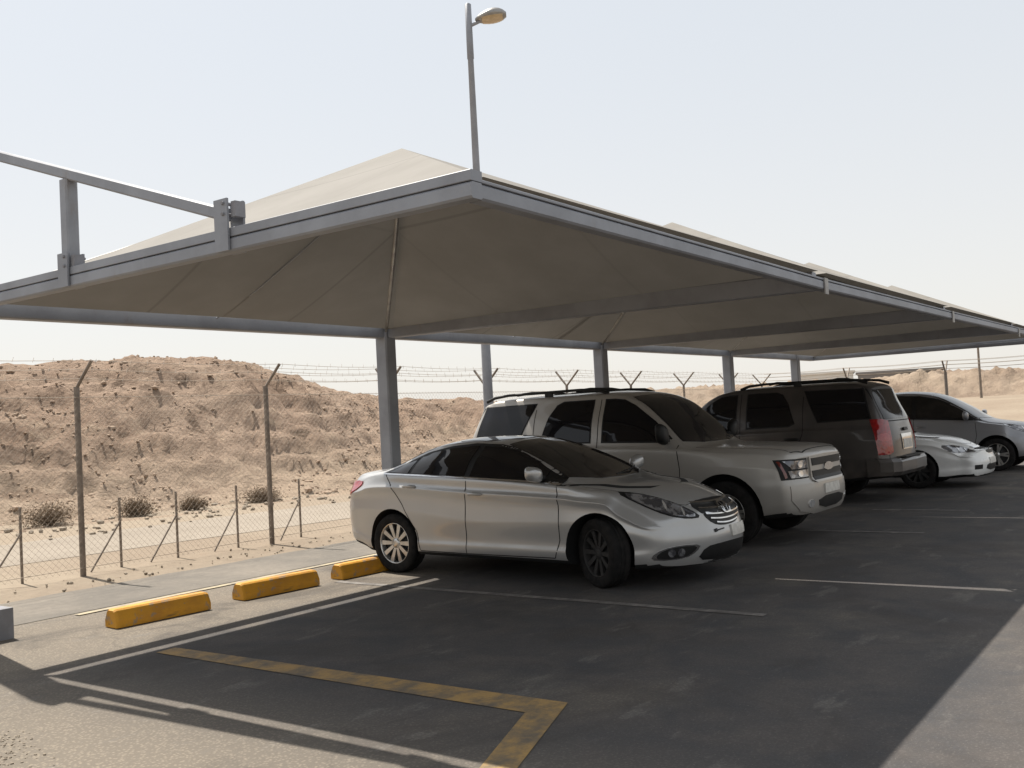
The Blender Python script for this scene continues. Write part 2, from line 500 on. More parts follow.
    for p in me2.polygons:
        p.use_smooth = True
        c = p.center
        mi = 0
        for wy in (-S['wb'] / 2, S['wb'] / 2):
            d = math.hypot(c.y - wy, c.z - S['tr'] - .01)
            if d < S['arch'] * .9999 and abs(c.x) < S['hw'] - .02 and abs(c.x) > S['hw'] - .36: mi = 1
        if p.normal.z < -.5 and c.z < .5: mi = 1
        if c.z < S.get('clad', 0) and mi == 0: mi = 2
        p.material_index = mi
    me2.set_sharp_from_angle(angle=R(38))
    bm = bmesh.new(); bm.from_mesh(bvh_me)
    bvh = BVHTree.FromBMesh(bm); bm.free()
    bpy.data.meshes.remove(bvh_me)
    return o, bvh

def patch(bvh, pts, d, mat, off=.003, parent=None, name='panel', rnd=0, res=.05, mirror=False, rim=.012, mi_fn=None):
    """a panel lying on the body: outline given by 3D points near the surface, cast along d"""
    d = Vector(d).normalized()
    U = d.cross(Vector((0, 0, 1)))
    U = U.normalized() if U.length > 1e-4 else Vector((1, 0, 0))
    V = U.cross(d)
    P = [(Vector(p).dot(U), Vector(p).dot(V)) for p in pts]
    if rnd: P = chaikin(P, rnd, True)
    bm = bmesh.new()
    vs = [bm.verts.new((u, v, 0)) for u, v in P]
    bm.faces.new(vs)
    bmesh.ops.triangulate(bm, faces=bm.faces, ngon_method='EAR_CLIP')
    for _ in range(6):
        long_e = [e for e in bm.edges if e.calc_length() > res]
        if not long_e: break
        bmesh.ops.subdivide_edges(bm, edges=long_e, cuts=1)
        bmesh.ops.triangulate(bm, faces=[f for f in bm.faces if len(f.verts) > 3])
    last = None; bad = []
    for v in bm.verts:
        o = U * v.co.x + V * v.co.y
        hit, nrm, _, dist = bvh.ray_cast(o - d * 6, d)
        if hit is None:
            bad.append(v); continue
        v.co = hit + nrm * off; v.normal = nrm
        v.index = v.index
    if bad: bmesh.ops.delete(bm, geom=bad, context='VERTS')
    be = [e for e in bm.edges if e.is_boundary]
    if be and rim:
        ex = bmesh.ops.extrude_edge_only(bm, edges=be)
        for g in ex['geom']:
            if isinstance(g, bmesh.types.BMVert):
                near = bvh.find_nearest(g.co)
                g.co = g.co - near[1] * (off + rim)
    bmesh.ops.recalc_face_normals(bm, faces=bm.faces)
    # face outward (against d)
    s = sum((f.normal.dot(d) * f.calc_area() for f in bm.faces))
    if s > 0: bmesh.ops.reverse_faces(bm, faces=bm.faces)
    me = bpy.data.meshes.new(name)
    bm.to_mesh(me); bm.free()
    me.materials.append(mat)
    for p in me.polygons: p.use_smooth = True
    me.set_sharp_from_angle(angle=R(45))
    o = bpy.data.objects.new(name, me); COL.objects.link(o)
    if parent: o.parent = parent
    out = [o]
    if mirror:
        me2 = me.copy()
        for v in me2.vertices: v.co.x *= -1
        me2.flip_normals()
        o2 = bpy.data.objects.new(name, me2); COL.objects.link(o2)
        if parent: o2.parent = parent
        out.append(o2)
    return out

def join_into(objs, name, parent):
    """merge freshly built patches of one part into one mesh"""
    bm = bmesh.new(); mats = []
    for o in objs:
        k = len(bm.faces)
        bm.from_mesh(o.data); bm.faces.ensure_lookup_table()
        mt = o.data.materials[0]
        if mt not in mats: mats.append(mt)
        for f in bm.faces[k:]: f.material_index = mats.index(mt)
        bpy.data.objects.remove(o)
    me = bpy.data.meshes.new(name); bm.to_mesh(me); bm.free()
    for mt in mats: me.materials.append(mt)
    o = bpy.data.objects.new(name, me); COL.objects.link(o); o.parent = parent
    return o

def strip(p, q, w):
    """thin quad between two (u,v) points"""
    (a, b), (c, d) = p, q
    dx, dy = c - a, d - b; L = math.hypot(dx, dy); nx, ny = -dy / L * w / 2, dx / L * w / 2
    return [(a + nx, b + ny), (c + nx, d + ny), (c - nx, d - ny), (a - nx, b - ny)]

def gap_lines(bvh, parent, lines, d, conv, w=.009, name='panel_gap', mat=None, off=.0015, mirror=False):
    obs = []
    for ln in lines:
        for a, b in zip(ln[:-1], ln[1:]):
            obs += patch(bvh, [conv(*p) for p in strip(a, b, w)], d, mat or M['gap'], off, None, name, 0, .05, mirror, rim=.0)
    return join_into(obs, name, parent)

def side_c(sg):
    return lambda y, z: (sg * .9, y, z)
def front_c(x, z): return (x, -2.3, z)

def make_wheel(parent, x, y, S, steer=0.0, spokes=10, rim_mat=None, rim_r=.68):
    r = S['tr']; w = S.get('tw', .215); sg = 1 if x > 0 else -1
    rr = r * rim_r
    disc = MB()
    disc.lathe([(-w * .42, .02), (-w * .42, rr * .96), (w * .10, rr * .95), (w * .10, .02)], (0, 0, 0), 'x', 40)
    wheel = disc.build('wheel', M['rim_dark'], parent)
    wheel.location = (x, y, r); wheel.rotation_euler = (0, 0, steer + (0 if sg > 0 else math.pi))
    ty = MB()
    ty.lathe([(-w * .40, rr * .97), (-w * .49, rr * 1.08), (-w * .5, r * .90), (-w * .44, r * .975), (-w * .36, r * .997), (-w * .12, r), (-w * .11, r * .985), (-w * .09, r * .985), (-w * .08, r),
              (w * .08, r), (w * .09, r * .985), (w * .11, r * .985), (w * .12, r), (w * .36, r * .997), (w * .44, r * .975), (w * .5, r * .90), (w * .49, rr * 1.08), (w * .43, rr * 1.0), (w * .40, rr * .97)], (0, 0, 0), 'x', 56)
    ty.build('tyre', M['tyre'], wheel)
    rm = MB()
    rm.lathe([(w * .12, rr * .93), (w * .38, rr * .955), (w * .45, rr * .985), (w * .44, rr * 1.015), (w * .36, rr * 1.0)], (0, 0, 0), 'x', 56)
    rm.lathe([(w * .20, rr * .26), (w * .33, rr * .24), (w * .36, rr * .12), (w * .36, .001)], (0, 0, 0), 'x', 24)
    for k in range(spokes):
        t = 2 * math.pi * k / spokes
        for dt in ((-.10, .10) if spokes <= 6 else (0,)):
            t0 = t + dt * .6; t1 = t + dt * 1.5
            a = Vector((w * .30, rr * .20 * math.cos(t0), rr * .20 * math.sin(t0)))
            b2 = Vector((w * .36, rr * .96 * math.cos(t1), rr * .96 * math.sin(t1)))
            n = Vector((0, -math.sin(t), math.cos(t)))
            hw0 = rr * .075; hw1 = rr * (.115 if spokes > 6 else .09)
            X = Vector((w * .10, 0, 0))
            vs = [a - n * hw0, a + n * hw0, b2 + n * hw1, b2 - n * hw1]
            vs = vs + [q - X for q in vs]
            rm.add(vs, [(0, 1, 2, 3), (7, 6, 5, 4), (0, 3, 7, 4), (1, 5, 6, 2), (0, 4, 5, 1), (3, 2, 6, 7)])
    rm.build('rim', rim_mat or M['rim'], wheel)
    return wheel

def mirror_part(parent, sg, pos, size, paint, name='side_mirror'):
    mb = MB()
    x, y, z = pos; lx, ly, lz = size
    # rounded housing: superellipsoid shell
    n, k = 14, 9
    vs = []; fs = []
    for i in range(k + 1):
        ph = -math.pi / 2 + math.pi * i / k
        for j in range(n):
            th = 2 * math.pi * j / n
            f = lambda c, e: math.copysign(abs(c) ** e, c)
            px = f(math.cos(ph), .6) * f(math.cos(th), .6) * lx
            py = f(math.cos(ph), .6) * f(math.sin(th), .7) * ly
            pz = f(math.sin(ph), .7) * lz
            if py > 0: py *= .45                     # flat mirror side faces the rear
            vs.append((sg * (x + px), y + py, z + pz + .25 * px * lz / lx))
    for i in range(k):
        for j in range(n):
            fs.append((i * n + j, i * n + (j + 1) % n, (i + 1) * n + (j + 1) % n, (i + 1) * n + j))
    mb.add(vs, fs, 0, True)
    mb.box((min(sg * (x - lx - .06), sg * (x - lx * .4)), y - .03, z - lz * .8), (max(sg * (x - lx - .06), sg * (x - lx * .4)), y + .03, z - lz * .3), 1)
    return mb.build(name, [paint, M['trim']], parent)

def handle_part(bvh, parent, sg, y, z, mat, L=.19, hgt=.028):
    o = Vector((sg * 3, y, z))
    hit = bvh.ray_cast(o, Vector((-sg, 0, 0)))[0]
    x = hit.x if hit else sg * .9
    mb = MB()
    pts = []
    for k in range(9):
        t = k / 8
        pts.append((x + sg * (.004 + .034 * math.sin(math.pi * t) ** .5), y - L / 2 + L * t, z + .006 * math.sin(math.pi * t)))
    mb.tube(pts, [hgt * .4] + [hgt * .55] * 7 + [hgt * .4], 8)
    return mb.build('door_handle', mat, parent)

# ------------------------------------------------------------------ sedan
def sedan(name, label, loc, rz, paint, S, white=False, steer=0.0):
    root = empty(name, loc, rz)
    tag(root, label, 'car', 'cars parked under the shade')
    body, bvh = car_body(S, paint); body.parent = root
    SD = lambda sg: (-sg, 0, 0)
    for sg in (-1, 1):
        sc = side_c(sg)
        # black daylight opening, then each pane proud of it
        dlo = [(1.55, 1.125), (1.0, 1.105), (.25, 1.075), (-.55, 1.035), (-.97, 1.0), (-.95, 1.05), (-.62, 1.215), (-.3, 1.335), (0, 1.392), (.35, 1.412), (.7, 1.392), (1.05, 1.332), (1.34, 1.235)]
        wf = patch(bvh, [sc(*p) for p in dlo], SD(sg), M['trim'], .003, body, 'window_trim', 0, .06)[0]
        front = [(.22, 1.085), (-.5, 1.05), (-.74, 1.035), (-.74, 1.11), (-.55, 1.215), (-.28, 1.31), (0, 1.362), (.22, 1.378)]
        rear = [(.30, 1.088), (1.10, 1.118), (1.10, 1.285), (.95, 1.325), (.7, 1.363), (.35, 1.383), (.30, 1.383)]
        quarter = [(1.15, 1.120), (1.46, 1.132), (1.32, 1.205), (1.15, 1.272)]
        for pl in (front, rear, quarter):
            patch(bvh, [sc(*p) for p in pl], SD(sg), M['glass'], .007, body, 'side_window', 0, .06)
        tr = [(-.97, .998), (-.55, 1.03), (.25, 1.07), (1.0, 1.10), (1.54, 1.12)]
        gap_lines(bvh, body, [tr], SD(sg), sc, .014, 'chrome_strip', M['chrome'], .008)
        door_f = [(-.93, 1.0), (-.96, .80), (-.95, .45), (-.88, .27)]
        door_m = [(.26, 1.07), (.27, .8), (.28, .5), (.30, .27)]
        door_r = [(1.50, 1.12), (1.36, .95), (1.22, .78), (1.12, .62), (1.02, .48), (.98, .27)]
        sill = [(-.88, .27), (.30, .265), (.98, .27)]
        wing = [(-.93, .995), (-1.3, .975), (-1.72, .93)]
        gap_lines(bvh, body, [door_f, door_m, door_r, sill, wing], SD(sg), sc, .010)
        for y, z in ((.12, .905), (1.10, .985)):
            handle_part(bvh, body, sg, y, z, paint)
        mirror_part(root, sg, (.985, -.72, 1.105), (.115, .075, .072), paint)
        # rear lamp
        patch(bvh, [(sg * .88, 1.98, 1.03), (sg * .85, 2.2, 1.04), (sg * .6, 2.5, .98), (sg * .6, 2.5, .88), (sg * .8, 2.3, .85), (sg * .87, 2.1, .91)], (-sg * .8, -.6, 0), M['red'], .012, root, 'tail_light', 1, .04)
        # head lamp, sweeping back along the wing
        hl = S.get('hl') or [(.86, -1.64, .925), (.77, -1.90, .900), (.63, -2.10, .83), (.48, -2.22, .73), (.40, -2.28, .65), (.54, -2.22, .645), (.70, -2.10, .685), (.805, -1.92, .785)]
        lamp = patch(bvh, [(sg * a, b, c) for a, b, c in hl], (-sg * .6, .8, 0), M['trim'] if not white else M['lamp'], .004, root, 'headlight', 1, .035)[0]
        cx = [sum(p[k] for p in hl) / len(hl) for k in range(3)]
        inner = [tuple(cx[k] + (p[k] - cx[k]) * .86 for k in range(3)) for p in hl]
        patch(bvh, [(sg * a, b, c) for a, b, c in inner], (-sg * .6, .8, 0), M['lamp'], .010, lamp, 'lens', 1, .035)
        for (a, b, c, rr) in S.get('bulbs', [(.66, -2.07, .775, .042), (.55, -2.17, .71, .038)]):
            circ = [(sg * (a + rr * math.cos(t) * .8), b - rr * math.cos(t) * .6, c + rr * math.sin(t)) for t in [2 * math.pi * k / 14 for k in range(14)]]
            patch(bvh, circ, (-sg * .6, .8, 0), M['lens'], .016, lamp, 'bulb', 0, .05)
        if not white:
            fg = [(.83, -1.95, .315), (.76, -2.0, .385), (.62, -2.15, .415), (.44, -2.25, .405), (.49, -2.25, .34), (.60, -2.2, .285), (.80, -1.98, .275)]
            f = patch(bvh, [(sg * a, b, c) for a, b, c in fg], (-sg * .45, .9, 0), M['chrome'], .005, root, 'fog_light', 1, .04)[0]
            cx = [sum(p[k] for p in fg) / len(fg) for k in range(3)]
            for kk, mt, of in ((.84, M['trim'], .009),):
                patch(bvh, [tuple((sg if k == 0 else 1) * (cx[k] + (p[k] - cx[k]) * kk) for k in range(3)) for p in fg], (-sg * .45, .9, 0), mt, of, f, 'bezel', 1, .04)
            for cx0 in (.60, .70):
                circ = [(sg * (cx0 + .04 * math.cos(t)), -2.1, .345 + .038 * math.sin(t)) for t in [2 * math.pi * k / 12 for k in range(12)]]
                patch(bvh, circ, (-sg * .45, .9, 0), M['lamp'], .013, f, 'bulb', 0, .05)
        else:
            patch(bvh, [(sg * a, -2.3, c) for a, c in ((.76, .34), (.76, .42), (.52, .42), (.52, .34))], (-sg * .3, .9, 0), M['trim'], .005, root, 'fog_light', 0, .05)
    # glass fore and aft, roof panel
    ws = [(-.68, -.92, 1.02), (-.36, -1.12, 1.0), (0, -1.17, 1.0), (.36, -1.12, 1.0), (.68, -.92, 1.02), (.565, -.25, 1.34), (.525, -.08, 1.395), (.28, -.16, 1.43), (0, -.18, 1.44), (-.28, -.16, 1.43), (-.525, -.08, 1.395), (-.565, -.25, 1.34)]
    patch(bvh, ws, (0, .55, -.83), M['glass_dusty'], .004, body, 'windshield', 0, .06)
    patch(bvh, [(-.56, 1.02, 1.37), (.56, 1.02, 1.37), (.62, 1.6, 1.17), (.3, 1.74, 1.17), (-.3, 1.74, 1.17), (-.62, 1.6, 1.17)], (0, -.5, -.85), M['glass'], .004, body, 'rear_window', 0, .06)
    if not white:
        patch(bvh, [(-.50, -.02, 1.44), (.50, -.02, 1.44), (.5, .86, 1.45), (-.5, .86, 1.45)], (0, 0, -1), M['glass'], .004, body, 'roof_glass', 1, .08)
    # bonnet shut line
    hood = [(-.74, -1.15), (-.72, -1.6), (-.62, -1.95), (-.42, -2.12), (0, -2.18), (.42, -2.12), (.62, -1.95), (.72, -1.6), (.74, -1.15)]
    gap_lines(bvh, body, [hood], (0, 0, -1), lambda x, y: (x, y, 1), .006)
    F = (0, 1, 0)
    if not white:
        gr = [(-.40, .775), (-.2, .80), (.2, .80), (.40, .775), (.36, .66), (.26, .575), (.12, .545), (-.12, .545), (-.26, .575), (-.36, .66)]
        g = patch(bvh, [front_c(*p) for p in gr], F, M['trim'], .004, root, 'grille', 1, .04)[0]
        obs = []
        for z, hw, cu in ((.778, .37, .012), (.725, .355, .016), (.678, .33, .018), (.632, .285, .02), (.586, .21, .018)):
            ln = [(hw * t, z - cu * (1 - t * t)) for t in [(-1 + k / 5) for k in range(11)]]
            for a, b2 in zip(ln[:-1], ln[1:]):
                obs += patch(bvh, [front_c(*p) for p in strip(a, b2, .013)], F, M['chrome'], .016, None, 'b', 0, .05)
        join_into(obs, 'grille_bar', g)
        # oval emblem with slanted letter
        obs = []
        ev = [(.085 * math.cos(t), .705 + .045 * math.sin(t)) for t in [2 * math.pi * k / 20 for k in range(21)]]
        for a, b2 in zip(ev[:-1], ev[1:]):
            obs += patch(bvh, [front_c(*p) for p in strip(a, b2, .013)], F, M['chrome'], .03, None, 'e', 0, .05)
        for a, b2 in (((-.045, .672), (-.020, .738)), ((.020, .672), (.045, .738)), ((-.033, .703), (.033, .708))):
            obs += patch(bvh, [front_c(*p) for p in strip(a, b2, .016)], F, M['chrome'], .031, None, 'e', 0, .05)
        join_into(obs, 'emblem', g)
        patch(bvh, [front_c(*p) for p in ((-.48, .255), (-.40, .375), (-.2, .39), (.2, .39), (.40, .375), (.48, .255), (.2, .235), (-.2, .235))], F, M['trim'], .004, root, 'lower_grille', 1, .05)
        patch(bvh, [front_c(*p) for p in ((.02, .43), (.40, .43), (.40, .535), (.02, .535))], F, M['plate'], .014, root, 'license_plate', 0, .06)
        bd = patch(bvh, [front_c(*p) for p in strip((-.27, .51), (-.235, .515), .030)], F, M['trim'], .012, None, 'b', 0, .05)
        bd += patch(bvh, [front_c(*p) for p in strip((-.22, .512), (-.12, .518), .012)], F, M['trim'], .012, None, 'b', 0, .05)
        join_into(bd, 'badge', root)
    else:
        g = patch(bvh, [front_c(*p) for p in ((-.34, .72), (.34, .72), (.29, .61), (-.29, .61))], F, M['trim'], .004, root, 'grille', 1, .04)[0]
        patch(bvh, [front_c(*p) for p in ((-.40, .735), (.40, .735), (.37, .705), (-.37, .705))], F, M['chrome'], .014, g, 'grille_bar', 0, .04)
        patch(bvh, [front_c(*p) for p in ((-.44, .30), (.44, .30), (.40, .44), (-.40, .44))], F, M['trim'], .004, root, 'lower_grille', 1, .05)
        patch(bvh, [front_c(*p) for p in ((-.26, .42), (.26, .42), (.26, .53), (-.26, .53))], F, M['plate'], .014, root, 'license_plate', 0, .06)
    patch(bvh, [(-.26, 2.5, .78), (.26, 2.5, .78), (.26, 2.5, .90), (-.26, 2.5, .90)], (0, -1, 0), M['plate'], .01, root, 'license_plate', 0, .06)
    # wiper
    wp = MB(); wp.tube([(-.05, -1.12, 1.045), (.3, -1.07, 1.075), (.58, -.95, 1.085)], .008, 6); wp.build('wiper', M['trim'], root)
    for wx, wy, st in ((-1, -1, steer), (1, -1, steer), (-1, 1, 0), (1, 1, 0)):
        make_wheel(root, wx * (S['hw'] - .125), wy * S['wb'] / 2, S, st, 10, M['rim'] if wy > 0 and not white else M['rim_dusty'])  # front wheels and the white sedan get shade painted into the rims
    return root

SEDAN = dict(crease=1, yf=-2.36, yr=2.46, wb=2.795, hw=.9175, tr=.336, arch=.385,
    top=[(-2.36, .70), (-2.22, .80), (-2.0, .885), (-1.6, .965), (-1.2, 1.02), (-1.08, 1.055), (-.6, 1.265), (-.2, 1.405), (.1, 1.458), (.45, 1.475), (.8, 1.455), (1.1, 1.395), (1.5, 1.255), (1.78, 1.165), (1.95, 1.150), (2.3, 1.135), (2.46, 1.06)],
    sh=[(-2.36, .63), (-2.2, .74), (-1.9, .845), (-1.4, .945), (-.9, .995), (0, 1.06), (.9, 1.095), (1.5, 1.115), (1.9, 1.09), (2.46, 1.0)],
    wm=[(-2.36, .85), (-2.0, .89), (-1.4, .915), (0, .917), (1.4, .917), (2.0, .89), (2.46, .85)],
    tuck=[(-2.36, .10), (-1.8, .07), (-.9, .035), (0, .03), (1.2, .035), (1.8, .07), (2.46, .12)],
    wr=[(-2.36, .60), (-1.6, .70), (-1.05, .72), (-.6, .66), (-.1, .575), (.4, .565), (.9, .575), (1.5, .64), (1.85, .70), (2.46, .66)],
    crown=[(-2.36, .03), (-1.3, .05), (-1.0, .07), (-.4, .075), (.1, .06), (.8, .055), (1.4, .06), (1.9, .04), (2.46, .04)],
    zb=[(-2.36, .20), (-1.9, .17), (-1.0, .20), (1.0, .21), (1.9, .22), (2.46, .30)],
    zm=[(-2.36, .50), (-1.5, .62), (0, .60), (1.4, .70), (2.46, .70)],
    barrel=.10, lf=1.0, lr=.8, cf=.50, cr=.34,
    pf=[(.15, .10), (.3, .02), (.45, 0), (.6, .035), (.72, .06), (.85, .10)],
    pr=[(.2, .14), (.45, .02), (.7, 0), (.95, .04), (1.12, .06)])

# ------------------------------------------------------------------ boxy SUV
SUVS = dict(yf=-2.45, yr=2.70, wb=2.946, hw=1.0, tr=.395, tw=.265, arch=.475,
    top=[(-2.45, 1.075), (-2.38, 1.14), (-2.25, 1.17), (-2.0, 1.19), (-1.4, 1.22), (-1.05, 1.245), (-.93, 1.29), (-.6, 1.56), (-.25, 1.80), (0, 1.875), (.5, 1.905), (1.5, 1.905), (2.3, 1.885), (2.60, 1.86), (2.70, 1.84)],
    sh=[(-2.45, 1.0), (-2.3, 1.08), (-2.0, 1.105), (-1.5, 1.13), (-.9, 1.19), (0, 1.23), (1.5, 1.25), (2.70, 1.25)],
    wm=[(-2.45, .95), (-2.0, .985), (-1.4, 1.0), (0, 1.0), (1.4, 1.0), (2.3, .985), (2.70, .96)],
    tuck=[(-2.45, .07), (-1.8, .05), (-.9, .03), (0, .025), (2.0, .03), (2.70, .05)],
    wr=[(-2.45, .84), (-1.5, .88), (-.9, .84), (-.3, .76), (0, .745), (2.0, .745), (2.7, .73)],
    crown=[(-2.45, .03), (-1.3, .05), (-1.0, .06), (-.3, .06), (.2, .05), (2.7, .05)],
    zb=[(-2.45, .36), (-1.9, .32), (-1.0, .34), (1.0, .34), (1.9, .36), (2.70, .42)],
    zm=[(-2.45, .70), (0, .72), (2.7, .75)],
    barrel=.06, lf=.7, lr=.7, cf=.17, cr=.13, ef=4.2, er=4.0, rf=.08, rr=.08, fil=.03,
    pf=[(.3, .10), (.45, .02), (.6, 0), (.74, .01), (.80, .04), (1.1, .05)],
    pr=[(.4, .04), (.6, .0), (.74, .02), (1.0, .03), (1.3, .09), (1.6, .24), (1.88, .36)])

def suv(name, label, loc, rz, paint, S):
    root = empty(name, loc, rz)
    tag(root, label, 'car', 'cars parked under the shade')
    body, bvh = car_body(S, paint); body.parent = root
    for sg in (-1, 1):
        sc = side_c(sg); D = (-sg, 0, 0)
        wins = [[(.22, 1.31), (-.70, 1.29), (-.74, 1.33), (-.50, 1.52), (-.22, 1.70), (-.06, 1.77), (.08, 1.785), (.22, 1.787)],
                [(.42, 1.31), (1.10, 1.32), (1.20, 1.36), (1.10, 1.62), (1.00, 1.75), (.90, 1.787), (.42, 1.788)],
                [(1.58, 1.36), (2.36, 1.38), (2.24, 1.775), (1.36, 1.785), (1.44, 1.62)]]
        for wl in wins:
            cx = sum(p[0] for p in wl) / len(wl); cz = sum(p[1] for p in wl) / len(wl)
            tr = patch(bvh, [sc(cx + (y - cx) * 1.045, cz + (z - cz) * 1.07) for y, z in wl], D, M['trim'], .003, body, 'window_trim', 0, .08)[0]
            patch(bvh, [sc(*p) for p in wl], D, M['glass'], .007, body, 'side_window', 0, .08)
        gl = [[(-.86, 1.24), (-.90, .95), (-.90, .50), (-.80, .42), (.30, .42)],
              [(.30, 1.80), (.30, .42)], [(.30, .42), (.98, .42), (1.02, .62), (1.22, .88), (1.34, 1.2), (1.34, 1.72)]]
        gap_lines(bvh, body, gl, D, sc, .011)
        gap_lines(bvh, body, [[(-.95, .73), (.95, .73)]], D, sc, .06, 'side_moulding', paint, .012)
        for y, z in ((.16, 1.06), (1.16, 1.10)):
            handle_part(bvh, body, sg, y, z, M['trim'], .22, .04)
        mirror_part(root, sg, (1.09, -.72, 1.37), (.12, .08, .11), M['trim'])
        # wheel-arch lips
        for wy in (-S['wb'] / 2, S['wb'] / 2):
            ln = [(wy + (S['arch'] + .025) * math.cos(t), S['tr'] + .01 + (S['arch'] + .025) * math.sin(t)) for t in [R(8 + 160 * k / 16) for k in range(17)]]
            gap_lines(bvh, body, [ln], D, sc, .045, 'wheel_arch', paint, .014)
        # square head lamp with amber edge
        hl = [(.97, -2.18, 1.03), (.62, -2.42, 1.035), (.60, -2.43, .80), (.95, -2.2, .79)]
        lamp = patch(bvh, [(sg * a, b2, c) for a, b2, c in hl], (-sg * .45, .9, 0), M['trim'], .006, root, 'headlight', 0, .05)[0]
        for q, mt, nm in (([(.955, -2.2, 1.01), (.935, -2.22, 1.01), (.908, -2.26, .82), (.93, -2.25, .81)], M['amber'], 'marker'),
                          ([(.92, -2.24, 1.01), (.64, -2.42, 1.015), (.62, -2.43, .92), (.855, -2.3, .915)], M['lamp'], 'lens'),
                          ([(.895, -2.26, .895), (.62, -2.43, .90), (.62, -2.43, .815), (.865, -2.28, .81)], M['lamp'], 'lens')):
            patch(bvh, [(sg * a, b2, c) for a, b2, c in q], (-sg * .45, .9, 0), mt, .014, lamp, nm, 0, .05)
        for zc in (.965, .855):
            circ = [(sg * (.745 + .045 * math.cos(t)), -2.36, zc + .036 * math.sin(t)) for t in [2 * math.pi * k / 12 for k in range(12)]]
            patch(bvh, circ, (-sg * .45, .9, 0), M['lens'], .022, lamp, 'bulb', 0, .05)
        circ = [(sg * (.62 + .06 * math.cos(t)), -2.4, .50 + .045 * math.sin(t)) for t in [2 * math.pi * k / 14 for k in range(14)]]
        patch(bvh, circ, (0, 1, 0), M['lens'], .022, root, 'fog_light', 0, .05)
        # tall tail lamp on the rear corner
        tl = [(.985, 2.44, 1.36), (.985, 2.62, 1.36), (.87, 2.72, 1.33), (.86, 2.74, .84), (.93, 2.7, .80), (.99, 2.50, .80), (.99, 2.47, 1.1)]
        t_ = patch(bvh, [(sg * a, b2, c) for a, b2, c in tl], (-sg * .75, -.66, 0), M['red'], .02, root, 'tail_light', 0, .05)[0]
        for z0, z1 in ((1.02, 1.15),):
            patch(bvh, [(sg * .975, 2.50, z1), (sg * .90, 2.70, z1), (sg * .90, 2.70, z0), (sg * .975, 2.50, z0)], (-sg * .75, -.66, 0), M['red_light'], .026, t_, 'lens', 1, .05)
        # roof rail
        rr = MB()
        rr.tube([(sg * .66, .25, 1.87), (sg * .66, .40, 1.915), (sg * .66, .7, 1.932), (sg * .66, 1.9, 1.925), (sg * .66, 2.15, 1.905), (sg * .66, 2.30, 1.86)], [.022, .02, .017, .017, .02, .022], 8)
        rr.box((sg * .66 - .02, 1.15, 1.86), (sg * .66 + .02, 1.27, 1.92))
        rr.build('roof_rail', M['trim'], root)
    for y in (.75, 1.75):
        cb = MB(); cb.tube([(-.66, y, 1.92), (-.3, y, 1.945), (.3, y, 1.945), (.66, y, 1.92)], .018, 8); cb.build('roof_bar', M['trim'], root)
    ws = [(-.80, -.86, 1.26), (-.4, -1.0, 1.26), (0, -1.03, 1.26), (.4, -1.0, 1.26), (.80, -.86, 1.26), (.71, -.22, 1.75), (.67, -.12, 1.80), (0, -.18, 1.82), (-.67, -.12, 1.80), (-.71, -.22, 1.75)]
    patch(bvh, ws, (0, .75, -.6), M['glass'], .004, body, 'windshield', 0, .08)
    gap_lines(bvh, body, [[(-.80, -1.05), (-.82, -1.6), (-.78, -2.25), (-.6, -2.33), (.6, -2.33), (.78, -2.25), (.82, -1.6), (.80, -1.05)]], (0, 0, -1), lambda x, y: (x, y, 1.3), .012)
    F = (0, 1, 0)
    # two-bar grille with bow-tie emblem
    g = patch(bvh, [front_c(*p) for p in ((-.56, 1.04), (.56, 1.04), (.54, .76), (.44, .73), (-.44, .73), (-.54, .76))], F, paint, .02, root, 'grille', 0, .06)[0]
    for z0, z1 in ((.935, 1.025), (.755, .875)):
        patch(bvh, [front_c(*p) for p in ((-.52, z1), (.52, z1), (.50, z0), (-.50, z0))], F, M['trim'], .026, g, 'grille_mesh', 0, .06)
    bt = [(-.13, .885), (-.045, .885), (-.035, .865), (.055, .865), (.045, .885), (.14, .885), (.115, .93), (.035, .93), (.045, .95), (-.045, .95), (-.035, .93), (-.11, .93)]
    patch(bvh, [front_c(x * 1.25, .905 + (z - .908) * 1.15) for x, z in bt], F, M['chrome'], .036, g, 'emblem', 0, .06)
    bp = patch(bvh, [front_c(*p) for p in ((-.90, .72), (-.5, .735), (.5, .735), (.90, .72), (.90, .55), (.78, .42), (.5, .37), (-.5, .37), (-.78, .42), (-.90, .55))], F, paint, .012, root, 'front_bumper', 0, .06)[0]
    patch(bvh, [front_c(*p) for p in ((-.46, .56), (.46, .56), (.40, .42), (-.40, .42))], F, M['trim'], .020, bp, 'lower_grille', 1, .06)
    patch(bvh, [front_c(*p) for p in ((-.26, .59), (.26, .59), (.26, .70), (-.26, .70))], F, M['plate'], .028, bp, 'license_plate', 0, .08)
    B = (0, -1, 0)
    rc = lambda x, z: (x, 2.7, z)
    patch(bvh, [rc(*p) for p in ((-.74, 1.36), (.74, 1.36), (.70, 1.70), (.64, 1.77), (-.64, 1.77), (-.70, 1.70))], B, M['glass_dusty'], .006, body, 'rear_window', 0, .08)
    gap_lines(bvh, body, [[(-.80, .74), (-.82, 1.3), (-.72, 1.80)], [(.80, .74), (.82, 1.3), (.72, 1.80)], [(-.8, 1.33), (.8, 1.33)]], B, rc, .012)
    pr = patch(bvh, [rc(*p) for p in ((-.32, 1.12), (.32, 1.12), (.30, .86), (-.30, .86))], B, M['chrome'], .012, root, 'plate_recess', 0, .06)[0]
    patch(bvh, [rc(*p) for p in ((-.26, 1.03), (.26, 1.03), (.26, .88), (-.26, .88))], B, M['plate'], .018, pr, 'license_plate', 0, .08)
    patch(bvh, [rc(*p) for p in ((-.11, 1.22), (.11, 1.22), (.11, 1.17), (-.11, 1.17))], B, M['trim'], .03, root, 'liftgate_handle', 0, .06)
    rb = MB()
